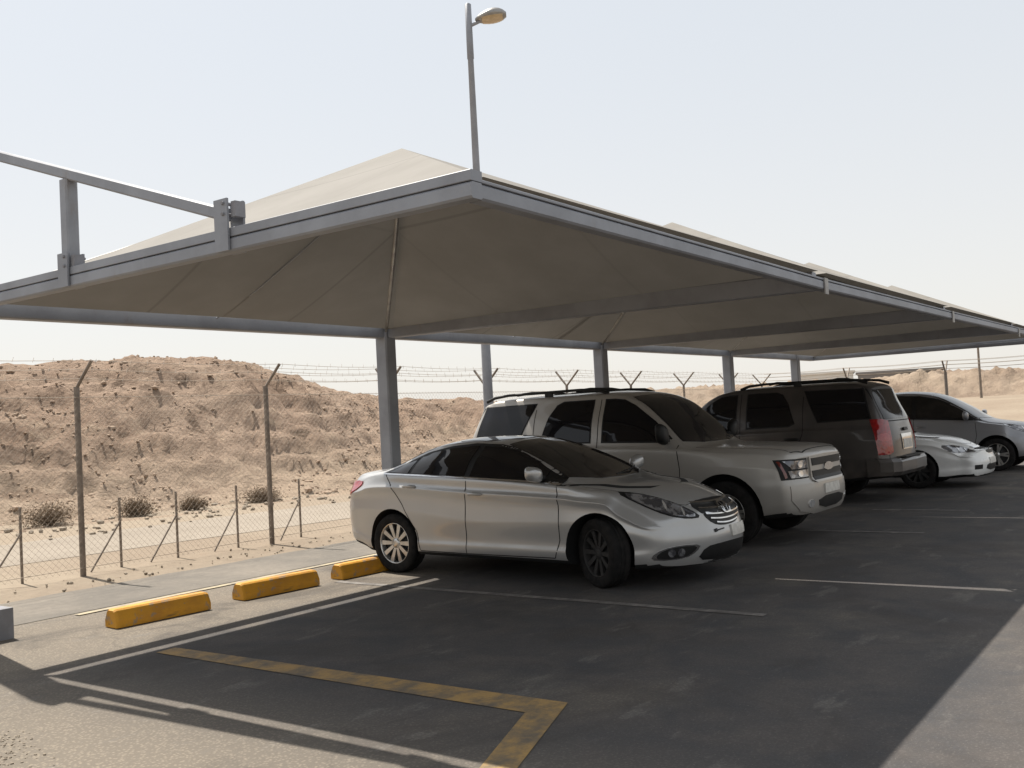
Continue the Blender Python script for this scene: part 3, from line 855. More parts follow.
    prof = [(2.60, .44), (2.76, .46), (2.80, .52), (2.80, .68), (2.77, .73), (2.60, .745)]
    xs = [(-1.0, -.30), (-.96, -.12), (-.80, -.03), (0, 0), (.80, -.03), (.96, -.12), (1.0, -.30)]
    vs = [(x, y + dy, z) for x, dy in xs for y, z in prof]
    n = len(prof)
    fs = [(i * n + k, i * n + (k + 1) % n, (i + 1) * n + (k + 1) % n, (i + 1) * n + k) for i in range(len(xs) - 1) for k in range(n)]
    fs += [tuple(range(n)), tuple(range((len(xs) - 1) * n, len(xs) * n))]
    rb.add(vs, fs)
    rbo = rb.build('rear_bumper', paint, root)
    stp = MB(); stp.box((-.62, 2.62, .747), (.62, 2.795, .757)); stp.build('bumper_step', M['plastic'], rbo)
    for wx, wy in ((-1, -1), (1, -1), (-1, 1), (1, 1)):
        make_wheel(root, wx * (S['hw'] - .15), wy * S['wb'] / 2, S, 0, 5, rim_r=.60)
    return root

# ------------------------------------------------------------------ crossover
CROSS = dict(yf=-2.38, yr=2.46, wb=2.805, hw=.9725, tr=.362, tw=.24, arch=.43, clad=.30,
    top=[(-2.38, .84), (-2.2, .96), (-1.9, 1.04), (-1.5, 1.10), (-1.25, 1.14), (-1.1, 1.19), (-.7, 1.42), (-.25, 1.63), (.1, 1.72), (.6, 1.755), (1.3, 1.73), (1.9, 1.64), (2.2, 1.55), (2.46, 1.40)],
    sh=[(-2.38, .78), (-2.1, .89), (-1.6, 1.0), (-.9, 1.11), (0, 1.17), (1.2, 1.22), (2.46, 1.22)],
    wm=[(-2.38, .90), (-2.0, .95), (-1.4, .97), (0, .97), (1.4, .97), (2.0, .95), (2.46, .90)],
    tuck=[(-2.38, .10), (-1.8, .07), (-.9, .04), (0, .03), (1.5, .04), (2.46, .1)],
    wr=[(-2.38, .66), (-1.6, .76), (-1.1, .78), (-.6, .71), (0, .63), (.6, .62), (1.5, .64), (2.46, .66)],
    crown=[(-2.38, .04), (-1.3, .06), (-.5, .075), (.1, .06), (2.46, .06)],
    zb=[(-2.38, .28), (-1.9, .24), (1.9, .26), (2.46, .34)],
    zm=[(-2.38, .60), (0, .72), (2.46, .8)],
    barrel=.08, lf=.9, lr=.7, cf=.46, cr=.30,
    pf=[(.25, .10), (.45, .0), (.6, .02), (.9, .10), (1.0, .12)],
    pr=[(.3, .08), (.6, 0), (1.0, .04), (1.4, .14), (1.7, .3)])

def crossover(name, label, loc, rz, paint, S):
    root = empty(name, loc, rz)
    tag(root, label, 'car', 'cars parked under the shade')
    body, bvh = car_body(S, paint); body.parent = root
    for sg in (-1, 1):
        sc = side_c(sg); D = (-sg, 0, 0)
        dlo = [(1.95, 1.28), (.3, 1.215), (-.6, 1.17), (-1.12, 1.125), (-.95, 1.24), (-.6, 1.42), (-.2, 1.575), (.2, 1.65), (.7, 1.675), (1.3, 1.64), (1.8, 1.5)]
        patch(bvh, [sc(*p) for p in dlo], D, M['trim'], .003, body, 'window_trim', 0, .08)
        for wl in ([(.26, 1.23), (-.58, 1.19), (-.74, 1.19), (-.74, 1.32), (-.55, 1.415), (-.2, 1.545), (.2, 1.62), (.26, 1.63)],
                   [(.36, 1.235), (1.16, 1.265), (1.16, 1.635), (.7, 1.655), (.36, 1.645)], [(1.24, 1.27), (1.86, 1.29), (1.74, 1.5), (1.26, 1.62)]):
            patch(bvh, [sc(*p) for p in wl], D, M['glass_dusty'], .007, body, 'side_window', 0, .08)
        gap_lines(bvh, body, [[(-1.0, 1.13), (-1.02, .8), (-.92, .36), (.3, .36)], [(.31, 1.21), (.31, .36), (1.0, .36), (1.3, .8), (1.6, 1.25)]], D, sc, .010)
        for y, z in ((.15, 1.03), (1.1, 1.07)): handle_part(bvh, body, sg, y, z, paint)
        mirror_part(root, sg, (1.06, -.82, 1.23), (.12, .08, .08), paint)
        hl = [(.88, -1.55, 1.035), (.80, -1.85, 1.02), (.66, -2.08, .96), (.50, -2.2, .86), (.60, -2.18, .80), (.78, -2.0, .84), (.86, -1.8, .93)]
        lamp = patch(bvh, [(sg * a, b2, c) for a, b2, c in hl], (-sg * .6, .8, 0), M['lamp'], .006, root, 'headlight', 1, .04)[0]
        circ = [(sg * (.72 + .04 * math.cos(t)), -2.0 - .03 * math.cos(t), .925 + .045 * math.sin(t)) for t in [2 * math.pi * k / 12 for k in range(12)]]
        patch(bvh, circ, (-sg * .6, .8, 0), M['lens'], .014, lamp, 'bulb', 0, .05)
        patch(bvh, [(sg * .9, 2.0, 1.2), (sg * .7, 2.4, 1.2), (sg * .7, 2.4, 1.0), (sg * .9, 2.1, 1.05)], (-sg * .75, -.66, 0), M['red'], .012, root, 'tail_light', 1, .05)
    ws = [(-.76, -1.02, 1.17), (0, -1.2, 1.16), (.76, -1.02, 1.17), (.62, -.2, 1.60), (.58, -.06, 1.64), (0, -.12, 1.67), (-.58, -.06, 1.64), (-.62, -.2, 1.60)]
    patch(bvh, ws, (0, .6, -.8), M['glass_dusty'], .004, body, 'windshield', 0, .07)
    patch(bvh, [(-.6, 2.2, 1.5), (.6, 2.2, 1.5), (.68, 2.45, 1.28), (-.68, 2.45, 1.28)], (0, -.8, -.5), M['glass'], .004, body, 'rear_window', 0, .08)
    gap_lines(bvh, body, [[(-.80, -1.2), (-.78, -1.6), (-.6, -2.05), (0, -2.18), (.6, -2.05), (.78, -1.6), (.80, -1.2)]], (0, 0, -1), lambda x, y: (x, y, 1.3), .012)
    patch(bvh, [front_c(*p) for p in ((-.40, .84), (.40, .84), (.34, .66), (-.34, .66))], (0, 1, 0), M['trim'], .004, root, 'grille', 1, .05)
    patch(bvh, [front_c(*p) for p in ((-.5, .50), (.5, .50), (.44, .36), (-.44, .36))], (0, 1, 0), M['trim'], .004, root, 'lower_grille', 1, .05)
    patch(bvh, [front_c(*p) for p in ((-.26, .53), (.26, .53), (.26, .64), (-.26, .64))], (0, 1, 0), M['plate'], .012, root, 'license_plate', 0, .08)
    for wx, wy in ((-1, -1), (1, -1), (-1, 1), (1, 1)):
        make_wheel(root, wx * (S['hw'] - .135), wy * S['wb'] / 2, S, 0, 5, rim_r=.68)
    return root

def raise_roof(root, z0, k, sc=1.0, ly=1.0):
    for o in root.children_recursive:
        if o.name.startswith('wheel') and o.parent is root and o.name[:11] != 'wheel_arch': o.location.y *= ly
        if o.type == 'MESH' and not any(p.name.startswith('wheel') and not p.name.startswith('wheel_arch') for p in (o, o.parent)):
            for v in o.data.vertices:
                v.co.y *= ly
                if v.co.z > z0: v.co.z = z0 + (v.co.z - z0) * k
    root.scale = (sc, sc, sc)
    return root
# ------------------------------------------------------------------ place the cars
raise_roof(sedan('sedan', 'dusty silver sedan with black windows at the near end of the row', (9.30, 6.46, 0), -.046, M['silver'], SEDAN, steer=R(-24)), 1.0, 1.05, 1.015)
raise_roof(suv('suv', 'large champagne silver SUV with roof rails and square headlights, nose out beside the silver sedan', (12.36, 6.58, 0), 0.0, M['champagne'], SUVS), 1.22, 1.14, 1.015)
raise_roof(suv('suv', 'dark taupe SUV parked tail out, showing its tall red tail light', (17.63, 7.42, 0), math.pi, M['taupe'], SUVS), 1.25, 1.24, 1.0, 1.10)
WS = dict(SEDAN); WS['hl'] = [(.86, -1.78, .80), (.74, -2.0, .80), (.58, -2.14, .765), (.44, -2.22, .71), (.46, -2.22, .655), (.66, -2.12, .65), (.82, -1.9, .66)]
WS['bulbs'] = [(.70, -2.05, .725, .045), (.57, -2.15, .70, .036)]
WS['cf'] = .24; WS['yf'] = -2.56
sedan('sedan', 'white sedan poking its nose out between the taupe SUV and the grey crossover', (20.45, 6.22, 0), 0.0, M['white_paint'], WS, True)
raise_roof(crossover('crossover', 'silver grey crossover with a five-spoke alloy wheel, farthest car in the row', (24.95, 5.62, 0), 0.0, M['blue_silver'], CROSS), 1.1, 1.18)

# ------------------------------------------------------------------ parking shade
X0, PITCH, NB = 4.09, 5.55, 4
XS = [X0 + PITCH * i for i in range(NB + 1)]
XE = XS[-1]
YF, YB = 3.17, 9.0
FZ = [0, -.055, -.05, -.03, 0]          # the long eave has settled a little between its ends
AZ = [0, .04, .03, .05]
ZB, BH = 2.86, .15           # beam underside and depth
shade = empty('parking_shade', (X0, YB, 0))
tag(shade, 'beige fabric parking shade with pyramid bays on grey steel columns', 'parking shade')
OFF = Vector((X0, YB, 0))
def part(mb, name, mat, parent=None, **k):
    o = mb.build(name, mat, parent or shade, **k)
    if parent is None or parent is shade:
        for v in o.data.vertices: v.co -= OFF
    else:
        for v in o.data.vertices: v.co -= OFF
    return o
cols = [X0, XS[1], XS[2], XS[3], 25.0]
for i, cx in enumerate(cols):
    mb = MB()
    ztop = 4.46 if i == 0 else ZB + BH + .02
    w = .26 if i == 0 else .2
    mb.beam((cx, YB, .0), (cx, YB, ztop), w, w, up=(0, 1, 0), c=.018)
    c = part(mb, 'column', M['steel'])
    bp = MB()
    if i == 0:
        bp.box((cx - .42, YB - .18, 0), (cx + .40, YB + .62, .27))
        part(bp, 'plinth', M['plinth'], c)
    else:
        bp.box((cx - .2, YB - .2, 0), (cx + .2, YB + .2, .02))
        for sx in (-.15, .15):
            for sy in (-.15, .15):
                bp.tube([(cx + sx, YB + sy, .02), (cx + sx, YB + sy, .06)], .014, 6)
        part(bp, 'base_plate', M['steel'], c)
    if i:
        cp = MB(); cp.box((cx - .17, YB - .17, ZB + BH + .021), (cx + .17, YB + .17, ZB + BH + .04)); part(cp, 'cap_plate', M['galv'], c)
# longitudinal beams
mb = MB(); mb.beam((X0 - .07, YB, ZB + BH / 2), (XE + .07, YB, ZB + BH / 2), .15, BH - .004); part(mb, 'rear_beam', M['steel'])
def edge_pair(a, b, nm, h2=.058):
    mb = MB()
    a = Vector(a); b = Vector(b)
    n = 1 if nm == 'end_beam' else NB
    for q in range(n):
        p0 = a.lerp(b, q / n); p1 = a.lerp(b, (q + 1) / n)
        if nm == 'front_beam': p0.z += FZ[q]; p1.z += FZ[q + 1]
        mb.beam(p0 + Vector((0, 0, .045)), p1 + Vector((0, 0, .045)), .10, .088)
        mb.beam(p0 + Vector((0, 0, .094 + h2 / 2)), p1 + Vector((0, 0, .094 + h2 / 2)), .098, h2, c=.003)
    part(mb, nm, M['steel'])
edge_pair((X0 + .056, YF, ZB), (XE - .056, YF, ZB), 'front_beam', .018)
edge_pair((X0, YF - .055, ZB), (X0, YB - .08, ZB), 'end_beam')
edge_pair((XE, YF - .055, ZB), (XE, YB - .08, ZB), 'end_beam')
for x in XS[1:-1]:
    mb = MB()
    mb.beam((x, YF + .055, ZB + .095 + FZ[XS.index(x)]), (x, YB - .11, ZB + .095), .12, .186)
    part(mb, 'cross_beam', M['steel'])
    k = MB(); k.box((x - .05, YF - .066, ZB - .10), (x + .05, YF - .052, ZB + .06)); part(k, 'bracket', M['galv'])
# canopies
ZE, ZA = ZB + .14, 4.28
for i in range(NB):
    x0, x1, y0, y1 = XS[i] + (.125, .20, .16, .14)[i], XS[i + 1] - (.03 if i < NB - 1 else .12), YF - .005, YB - .185
    cx, cy = (XS[i] + XS[i + 1]) / 2, (YF + YB) / 2
    A = Vector((cx, cy, ZA + AZ[i]))
    zi, zj = (.148 if i == 0 else .19), (.148 if i == NB - 1 else .19)
    cor = [Vector((x0, y0, ZB + zi + FZ[i])), Vector((x1, y0, ZB + zj + FZ[i + 1])), Vector((x1, y1, ZB + .11)), Vector((x0 if i == 0 else XS[i] - .03, y1, ZB + .11))]
    mb = MB(); n = 14
    for s in range(4):
        p, q = cor[s], cor[(s + 1) % 4]
        vs = []; fs = []; ix = {}
        for r_ in range(n + 1):
            for c_ in range(r_ + 1):
                t = r_ / n; u = c_ / r_ if r_ else 0
                e = p.lerp(q, u)
                pt = A.lerp(e, t)
                # pulled tight between the hips, so each side dips a little
                pt.z -= .05 * math.sin(math.pi * u) * math.sin(math.pi * min(1, t)) ** .8 * t
                hw_ = (0, (.01, .03, .05, .05)[i], .06, 0)
                pt.z -= (hw_[s] * (1 - u) + hw_[(s + 1) % 4] * u) * math.sin(math.pi * t)
                if t == 1: # edge cable bows inward
                    pt += (A - pt).normalized() * (0, .0, .02, .03 if i == 0 else 0)[s] * math.sin(math.pi * u)
                ix[r_, c_] = len(vs); vs.append(pt)
        for r_ in range(n):
            for c_ in range(r_ + 1):
                fs.append((ix[r_, c_], ix[r_ + 1, c_], ix[r_ + 1, c_ + 1]))
                if c_ < r_: fs.append((ix[r_, c_], ix[r_ + 1, c_ + 1], ix[r_, c_ + 1]))
        mb.add(vs, fs, 0, True)
    cano = part(mb, 'canopy', M['net'])
    for s in range(4):
        b2 = [Vector((XS[i] + .06, YF + .06, ZB + .09 + FZ[i])), Vector((XS[i + 1] - .06, YF + .06, ZB + .09 + FZ[i + 1])), Vector((XS[i + 1] - .08, YB - .09, ZB + .10)), Vector((XS[i] + .08, YB - .09, ZB + .10))][s]
        hp = MB(); e_ = A - Vector((0, 0, .09)); hp.tube([b2.lerp(e_, k / 8) - Vector((0, 0, (0, (.01, .03, .05, .05)[i], .06, 0)[s] * math.sin(math.pi * k / 8))) for k in range(9)], .024, 8); part(hp, 'hip_pipe', M['galv'])
    for e in (Vector((cx, YB - .1, ZB + .12)), Vector((cx, YF + .1, ZB + .12))):
        rp = MB(); mid = e.lerp(A, .5) - Vector((0, 0, .11)); rp.tube([e, e.lerp(A, .25) - Vector((0, 0, .09)), mid, e.lerp(A, .75) - Vector((0, 0, .11)), A - Vector((0, 0, .1))], .010, 6); part(rp, 'rafter_cable', M['steel'])
# raking tie over the near end: clamp on the beam, a short post and the tie up to the tall column
XT = X0
def P(y, z): return (XT, y, z)
mb = MB(); mb.beam(P(5.16, 3.115), P(YB - .14, 4.36), .085, .085); tie = part(mb, 'tie_rail', M['steel'])
mb = MB(); mb.beam(P(7.0, 3.02), P(7.0, 3.685), .10, .10, up=(0, 1, 0)); part(mb, 'tie_post', M['steel'])
for y, zt in ((5.13, 3.20), (7.0, 3.12)):
    mb = MB()
    mb.box((XT - .072, y - .065, ZB + .005), (XT - .056, y + .065, zt))
    mb.box((XT + .056, y - .065, ZB + .005), (XT + .072, y + .065, zt))
    cl = part(mb, 'clamp_plate', M['steel'])
    bl = MB()
    for dz in (-.03, -.10):
        bl.tube([(XT - .085, y - .03, zt + dz), (XT + .095, y - .03, zt + dz)], .012, 6)
    bl.box((XT - .04, y - .11, zt - .12), (XT + .04, y - .067, zt - .02))
    part(bl, 'bolt', M['plinth'], cl)

# ------------------------------------------------------------------ wheel stops
stops = [(5.11, 8.22, 'yellow wheel stop nearest the grey concrete plinth'), (6.53, 8.22, 'yellow wheel stop in the middle of the three'), (7.86, 8.16, 'yellow wheel stop touching the rear wheel of the silver sedan')]
stop_me = None
for x, y, lb in stops:
    if stop_me is None:
        mb = MB(); L = .98; d = .21; hgt = .165
        pr = [(0, 0), (0, .07), (.04, hgt - .015), (.06, hgt), (d - .06, hgt), (d - .04, hgt - .015), (d, .07), (d, 0)]
        rows_ = [(0, .93), (.025, 1.0), (L - .025, 1.0), (L, .93)]
        vs = [(xx, d / 2 + (py - d / 2) * k, pz * k) for xx, k in rows_ for py, pz in pr]
        n = 8
        fs = [(i * n + k, i * n + (k + 1) % n, (i + 1) * n + (k + 1) % n, (i + 1) * n + k) for i in range(3) for k in range(n)] + [tuple(range(n)), tuple(range(3 * n, 4 * n))]
        mb.add(vs, fs)
        o = mb.build('wheel_stop', M['yellow']); stop_me = o.data
    else:
        o = bpy.data.objects.new('wheel_stop', stop_me); COL.objects.link(o)
    o.location = (x, y, .006); o.rotation_euler = (0, 0, R(-3 + random.uniform(-1.5, 1.5)))
    tag(o, lb, 'wheel stop', 'yellow wheel stops')

# ------------------------------------------------------------------ ground
def sheet(name, poly, z, mat, sub=0):
    mb = MB(); mb.add([(x, y, z) for x, y in poly], [tuple(range(len(poly)))])
    o = mb.build(name, mat, fix=False); tag(o, kind='structure'); return o
def grid(name, x0, x1, nx, y0, y1, ny, fn, mat):
    vs = [(x0 + (x1 - x0) * i / nx, y0 + (y1 - y0) * j / ny) for j in range(ny + 1) for i in range(nx + 1)]
    vs = [(x, y, fn(x, y)) for x, y in vs]
    fs = [(j * (nx + 1) + i, j * (nx + 1) + i + 1, (j + 1) * (nx + 1) + i + 1, (j + 1) * (nx + 1) + i) for j in range(ny) for i in range(nx)]
    mb = MB(); mb.add(vs, fs, 0, True); o = mb.build(name, mat, fix=False); tag(o, kind='structure'); return o
sheet('ground', [(-900, -900), (900, -900), (900, 900), (-900, 900)], -.012, M['sand'])
sheet('parking_lot', [(-30, -25), (60, -25), (60, 9.41), (-30, 9.41)], 0, M['asphalt'])
kl = [(5.35 + k * .5, .05 + .02 * fbm(k * .5, 0, .7, 3, 8.0)) for k in range(109)]
mb = MB(); mb.add([(x, 9.29 - w_, .009) for x, w_ in kl] + [(x, 9.29 + w_, .009) for x, w_ in kl], [(k, k + 1, 109 + k + 1, 109 + k) for k in range(108)])
k = mb.build('edge_line', M['line_cream'], fix=False); tag(k, kind='structure')
pe = [(-20 + k * .25, 10.85 + .10 * fbm(k * .25, 0, .9, 4, 2.0) + .05 * fbm(k * .25, 0, 4.0, 3, 5.0)) for k in range(321)]
mb = MB(); mb.add([(x, 9.41, .004) for x, y in pe] + [(x, y, .004) for x, y in pe], [(k, k + 1, 321 + k + 1, 321 + k) for k in range(320)])
o = mb.build('footpath', M['path'], fix=False); tag(o, kind='structure')
# dirt track beyond the fence
mb = MB(); pl = []
for i in range(60):
    x = -20 + i * 3
    pl.append((x, 13.9 + .35 * math.sin(i * .9), 16.9 + .5 * math.sin(i * .7 + 1) + max(0, i - 18) * .12))
vs = [(x, a, -.006) for x, a, b2 in pl] + [(x, b2, -.006) for x, a, b2 in pl]
mb.add(vs, [(i, i + 1, 60 + i + 1, 60 + i) for i in range(59)])
o = mb.build('dirt_track', M['track'], fix=False); tag(o, kind='structure')

# painted lines
def line(name, quads, mat):
    mb = MB()
    for q in quads: mb.add([(x, y, .004) for x, y in q], [tuple(range(len(q)))])
    o = mb.build(name, mat); tag(o, kind='structure'); return o
def bar(x, y0, y1, w=.10, dx=0): return [(x - w / 2, y0), (x + w / 2, y0), (x + w / 2 + dx, y1), (x - w / 2 + dx, y1)]
line('bay_line', [bar(7.70, 3.15, 8.15, .10, .06)], M['line_faint'])
line('bay_line', [bar(13.1, 3.2, 4.8, .10)], M['line_faint'])
line('bay_line', [bar(15.8, 3.2, 4.6, .10)], M['line_faint'])
line('bay_line', [bar(23.2, 2.0, 4.6, .10)], M['line_faint'])
line('hatch_line', [[(4.68, 7.0), (4.86, 7.0), (4.93, 3.28), (4.66, 3.40)]], M['line_yellow'])
line('hatch_line', [[(4.93, 3.278), (3.1, 2.62), (3.02, 2.77), (4.66, 3.398)]], M['line_yellow'])

# ------------------------------------------------------------------ the hill beyond the track
CREST = [(-40, 0), (-28, .4), (-15, 2.6), (0, 4.2), (10, 4.5), (15, 4.55), (19, 4.85), (23, 4.75), (26, 4.35), (29, 3.7), (33, 3.25), (38, 2.75), (44, 2.0), (52, 1.1), (62, .4), (75, 0)]
def hill_z(x, y):
    foot = 20.6 + 1.4 * fbm(x, 0, .12, 3, 3.1) - max(0, x - 22) * .03 
    crest_y = foot + 9.0 + 1.5 * fbm(x, 5, .1, 3, 7.7)
    H = pchip(CREST, x) - .30 - .25 * math.exp(-((x - 20) / 4) ** 2)
    t = (y - foot) / (crest_y - foot)
    if t < -.25: return -.6
    base = H * (sstep(min(1, max(0, t))) * .72 + .28 * min(1, max(0, t)))
    if t > 1: base = H - (t - 1) * .25 * H * .3
    env = min(1, max(0, (t + .1) * 2.2)) * min(1, H / 1.5)
    rid = abs(fbm(x + .8 * y * 0, y, .33, 5, 1.3))
    z = base + env * (.40 * fbm(x, y, .22, 5, 2.2) - .42 * rid + .20 * fbm(x, y, 1.1, 5, 9.1) - .02)
    z += min(1, max(0, (t + .1) * 3)) * (.17 * abs(fbm(x, y, 1.9, 4, 6.6)) + .12 * fbm(x, y, 3.2, 4, 4.4))
    # harder layers stand out as broken ledges
    lay = sstep((fbm(x, y * .3, .5, 3, 15.5) + .15) * 2)
    z += env * lay * .10 * math.sin(z * 9 + 2.0 * fbm(x, y, .2, 3, 21.0))
    # gullies running down the slope
    z -= env * max(0, .5 - t * .3) * .55 * max(0, fbm(x, y * .18, .55, 4, 12.1)) 
    # the crest is smoothed by the wind
    if t > .75: z = base + (z - base) * (1 - .75 * min(1, (t - .75) * 3.5))
    if t < .02: z = min(z, -.05 + max(0, t + .25) * .3)
    return z
hill = grid('hill', -30, 70, 560, 18.5, 46, 190, hill_z, M['hill'])

# rocks scattered on the slope and at its foot: nobody could count them
mb = MB()
def rock(mb, c, r):
    ico = [(0, 0, 1), (.89, 0, .45), (.28, .85, .45), (-.72, .53, .45), (-.72, -.53, .45), (.28, -.85, .45), (.72, .53, -.45), (-.28, .85, -.45), (-.89, 0, -.45), (-.28, -.85, -.45), (.72, -.53, -.45), (0, 0, -1)]
    fs = [(0, 1, 2), (0, 2, 3), (0, 3, 4), (0, 4, 5), (0, 5, 1), (1, 6, 2), (2, 7, 3), (3, 8, 4), (4, 9, 5), (5, 10, 1), (6, 7, 2), (7, 8, 3), (8, 9, 4), (9, 10, 5), (10, 6, 1), (11, 7, 6), (11, 8, 7), (11, 9, 8), (11, 10, 9), (11, 6, 10)]
    sx, sy, sz = (r * random.uniform(.7, 1.4), r * random.uniform(.6, 1.1), r * random.uniform(.4, .9))
    a = random.uniform(0, 6.28)
    vs = []
    for x, y, z in ico:
        k = random.uniform(.7, 1.2)
        x, y, z = x * sx * k, y * sy * k, z * sz * k
        vs.append((c[0] + x * math.cos(a) - y * math.sin(a), c[1] + x * math.sin(a) + y * math.cos(a), c[2] + z))
    mb.add(vs, fs)
for _ in range(6500):
    x = random.uniform(2, 58); y = random.uniform(19.5, 28.6)
    if fbm(x, y, .28, 3, 31.0) < random.uniform(-.5, .35): continue
    r = min(.13, .02 + random.paretovariate(2.6) * .022)
    z = hill_z(x, y)
    if z < -.2: z = -.01
    rock(mb, (x, y, z + r * .05), r)
o = mb.build('rubble', M['rock']); tag(o, 'loose brown rocks lying on the hill slope', 'rubble', kind='stuff')
mb = MB()
for _ in range(420):
    x = random.uniform(2, 30); y = random.gauss(11.35, .25)
    r = random.uniform(.008, .03)
    rock(mb, (x, y, r * .2), r)
for _ in range(900):
    x = random.gauss(2.66, .15); y = random.gauss(5.95, .28); r = random.uniform(.003, .011)
    rock(mb, (x, y, r * .3), r)
for _ in range(500):
    x = random.uniform(4, 40); y = random.uniform(17, 20.5); r = random.uniform(.02, .09)
    rock(mb, (x, y, r * .2), r)
o = mb.build('gravel', M['gravel']); tag(o, 'pale stones strewn along the fence foot and track', 'gravel', kind='stuff')

# dry shrubs by the track
def shrub(x, y, r, hgt, lb):
    r *= .66; hgt *= .6
    root = empty('shrub', (x, y, max(0, hill_z(x, y)) if y > 19 else 0)); tag(root, lb, 'shrub', 'dry shrubs along the hill foot')
    tw = MB(); lf = MB()
    for _ in range(26):
        a = random.uniform(0, 6.28); e = random.uniform(.1, 1)
        tip = Vector((math.cos(a) * r * e, math.sin(a) * r * e, hgt * random.uniform(.5, 1) * (1.1 - .5 * e)))
        tw.tube([(0, 0, -.02), tip * .5 + Vector((0, 0, .05)), tip], [.014, .009, .004], 4)
        for k in range(150):
            p_ = tip * random.uniform(.45, 1.05) + Vector([random.gauss(0, .09 * r / .5) for _ in range(3)])
            if p_.z < .01: p_.z = .01
            s_ = random.uniform(.010, .026)
            u = Vector([random.gauss(0, 1) for _ in range(3)]).normalized(); w_ = u.cross(Vector((.3, .5, .8))).normalized()
            lf.add([p_ - u * s_, p_ + w_ * s_ * .5, p_ + u * s_, p_ - w_ * s_ * .5], [(0, 1, 2, 3)])
    tw.build('stem', M['twig'], root); lf.build('foliage', M['dark_bush'], root, fix=False)
for x, y, r, hh_, lb in ((11.1, 20.2, .95, .62, 'broad dry brown shrub at the hill foot near the left edge'), (13.0, 20.0, .75, .6, 'rounded dry shrub just left of the nearest tall fence post'),
                         (14.4, 19.8, .5, .42, 'small dry shrub seen right of the nearest tall fence post'), (16.3, 19.6, .8, .45, 'low spreading dry shrub between the two tall fence posts'),
                         (20.2, 19.6, .65, .62, 'tall rounded shrub seen left of the second tall fence post'), (24.6, 20.1, .6, .45, 'small dry shrub farthest right, just left of the grey column')):
    shrub(x, y, r, hh_, lb)

# ------------------------------------------------------------------ perimeter fence
FY = 12.0
fence = empty('perimeter_fence', (7.02, FY, 0)); tag(fence, 'chain link perimeter fence with barbed wire on angled arms', 'fence')
FO = Vector((7.02, FY, 0))
def fpart(mb, name, mat, parent=None, **k):
    o = mb.build(name, mat, parent or fence, **k)
    for v in o.data.vertices: v.co -= FO
    return o
FX = [0.9, 3.95, 7.02, 10.11, 12.85, 15.7, 18.7, 21.65, 24.6, 27.6, 30.2]
FYS = [12.0, 9.3, 6.5, 3.6, .6, -2.4]          # the fence turns the corner at the far end of the lot
for x in FX:
    pb = MB()
    pb.tube([(x, FY, -.05), (x, FY, 2.42)], .038 if x < 12 else .031, 8)
    po = fpart(pb, 'post', M['fence_steel'])
    for sy in ((-1,) if x < 12 else (-1, 1)):
        ab = MB(); ab.tube([(x, FY, 2.40), (x + .04, FY + sy * .30, 2.74)], .022, 6); fpart(ab, 'arm', M['fence_steel'], po)
for y in FYS[1:]:
    pb = MB(); pb.tube([(30.2, y, -.05), (30.2, y, 2.42)], .045, 8); po = fpart(pb, 'post', M['fence_steel'])
    for sx in (-1, 1):
        ab = MB(); ab.tube([(30.2, y, 2.40), (30.2 + sx * .30, y, 2.74)], .024, 6); fpart(ab, 'arm', M['fence_steel'], po)
bw = MB()
for i in range(len(FYS) - 1):
    for sx, t in ((-1, .35), (-1, .68), (-1, 1.0), (1, .35), (1, .68), (1, 1.0)):
        bw.tube([(30.2 + sx * .3 * t, FYS[i] + (FYS[i + 1] - FYS[i]) * k / 6, 2.40 + .34 * t - .03 * math.sin(math.pi * k / 6)) for k in range(7)], .006, 3, caps=False)
for i in range(len(FX) - 1):
    a, b2 = FX[i], FX[i + 1]
    for sy, t in ((-1, .35), (-1, .68), (-1, 1.0), (1, .35), (1, .68), (1, 1.0)):
        if sy > 0 and b2 < 12: continue
        y = FY + sy * .30 * t; z = 2.40 + .34 * t
        pts = [(a + (b2 - a) * k / 6 + .04 * t, y, z - .03 * math.sin(math.pi * k / 6)) for k in range(7)]
        bw.tube(pts, .0038, 3, caps=False)
        if a < 30:
            for k in range(int((b2 - a) / .25)):
                xx = a + .1 + k * .25
                bw.tube([(xx - .02, y - .02, z - .04), (xx + .02, y + .02, z + .02)], .003, 3, caps=False)
fpart(bw, 'barbed_wire', M['wire'], fix=False)
for i in range(1, 10):
    cl = MB(); a, b2 = FX[i], FX[i + 1]; Hm = 2.25; st = .085
    sp = st
    k = -int(Hm / sp)
    while a + k * sp < b2:
        for sgn in (1, -1):
            # wire rising at 45 degrees, clipped to the panel
            x0 = a + k * sp if sgn > 0 else b2 - k * sp
            z0 = .05
            p0 = [x0, z0]; p1 = [x0 + sgn * Hm, z0 + Hm]
            # clip in x
            def clip(p, q):
                (xa, za), (xb, zb_) = p, q
                for lim, s2 in ((a, 1), (b2, -1)):
                    if s2 * (xa - lim) < 0 and s2 * (xb - lim) < 0: return None
                    if s2 * (xa - lim) < 0: t = (lim - xa) / (xb - xa); xa, za = lim, za + t * (zb_ - za)
                    if s2 * (xb - lim) < 0: t = (lim - xa) / (xb - xa); xb, zb_ = lim, za + t * (zb_ - za)
                return (xa, za), (xb, zb_)
            c_ = clip(p0, p1)
            if c_:
                (xa, za), (xb, zb_) = c_
                cl.tube([(xa, FY - .05 + .004 * sgn, za), (xb, FY - .05 + .004 * sgn, zb_)], .0016, 3, caps=False)
        k += 1
    for z in (.10, 2.28):
        cl.tube([(a, FY - .05, z), (b2, FY - .05, z)], .004, 4, caps=False)
    fpart(cl, 'chain_link', M['wire'], fix=False)

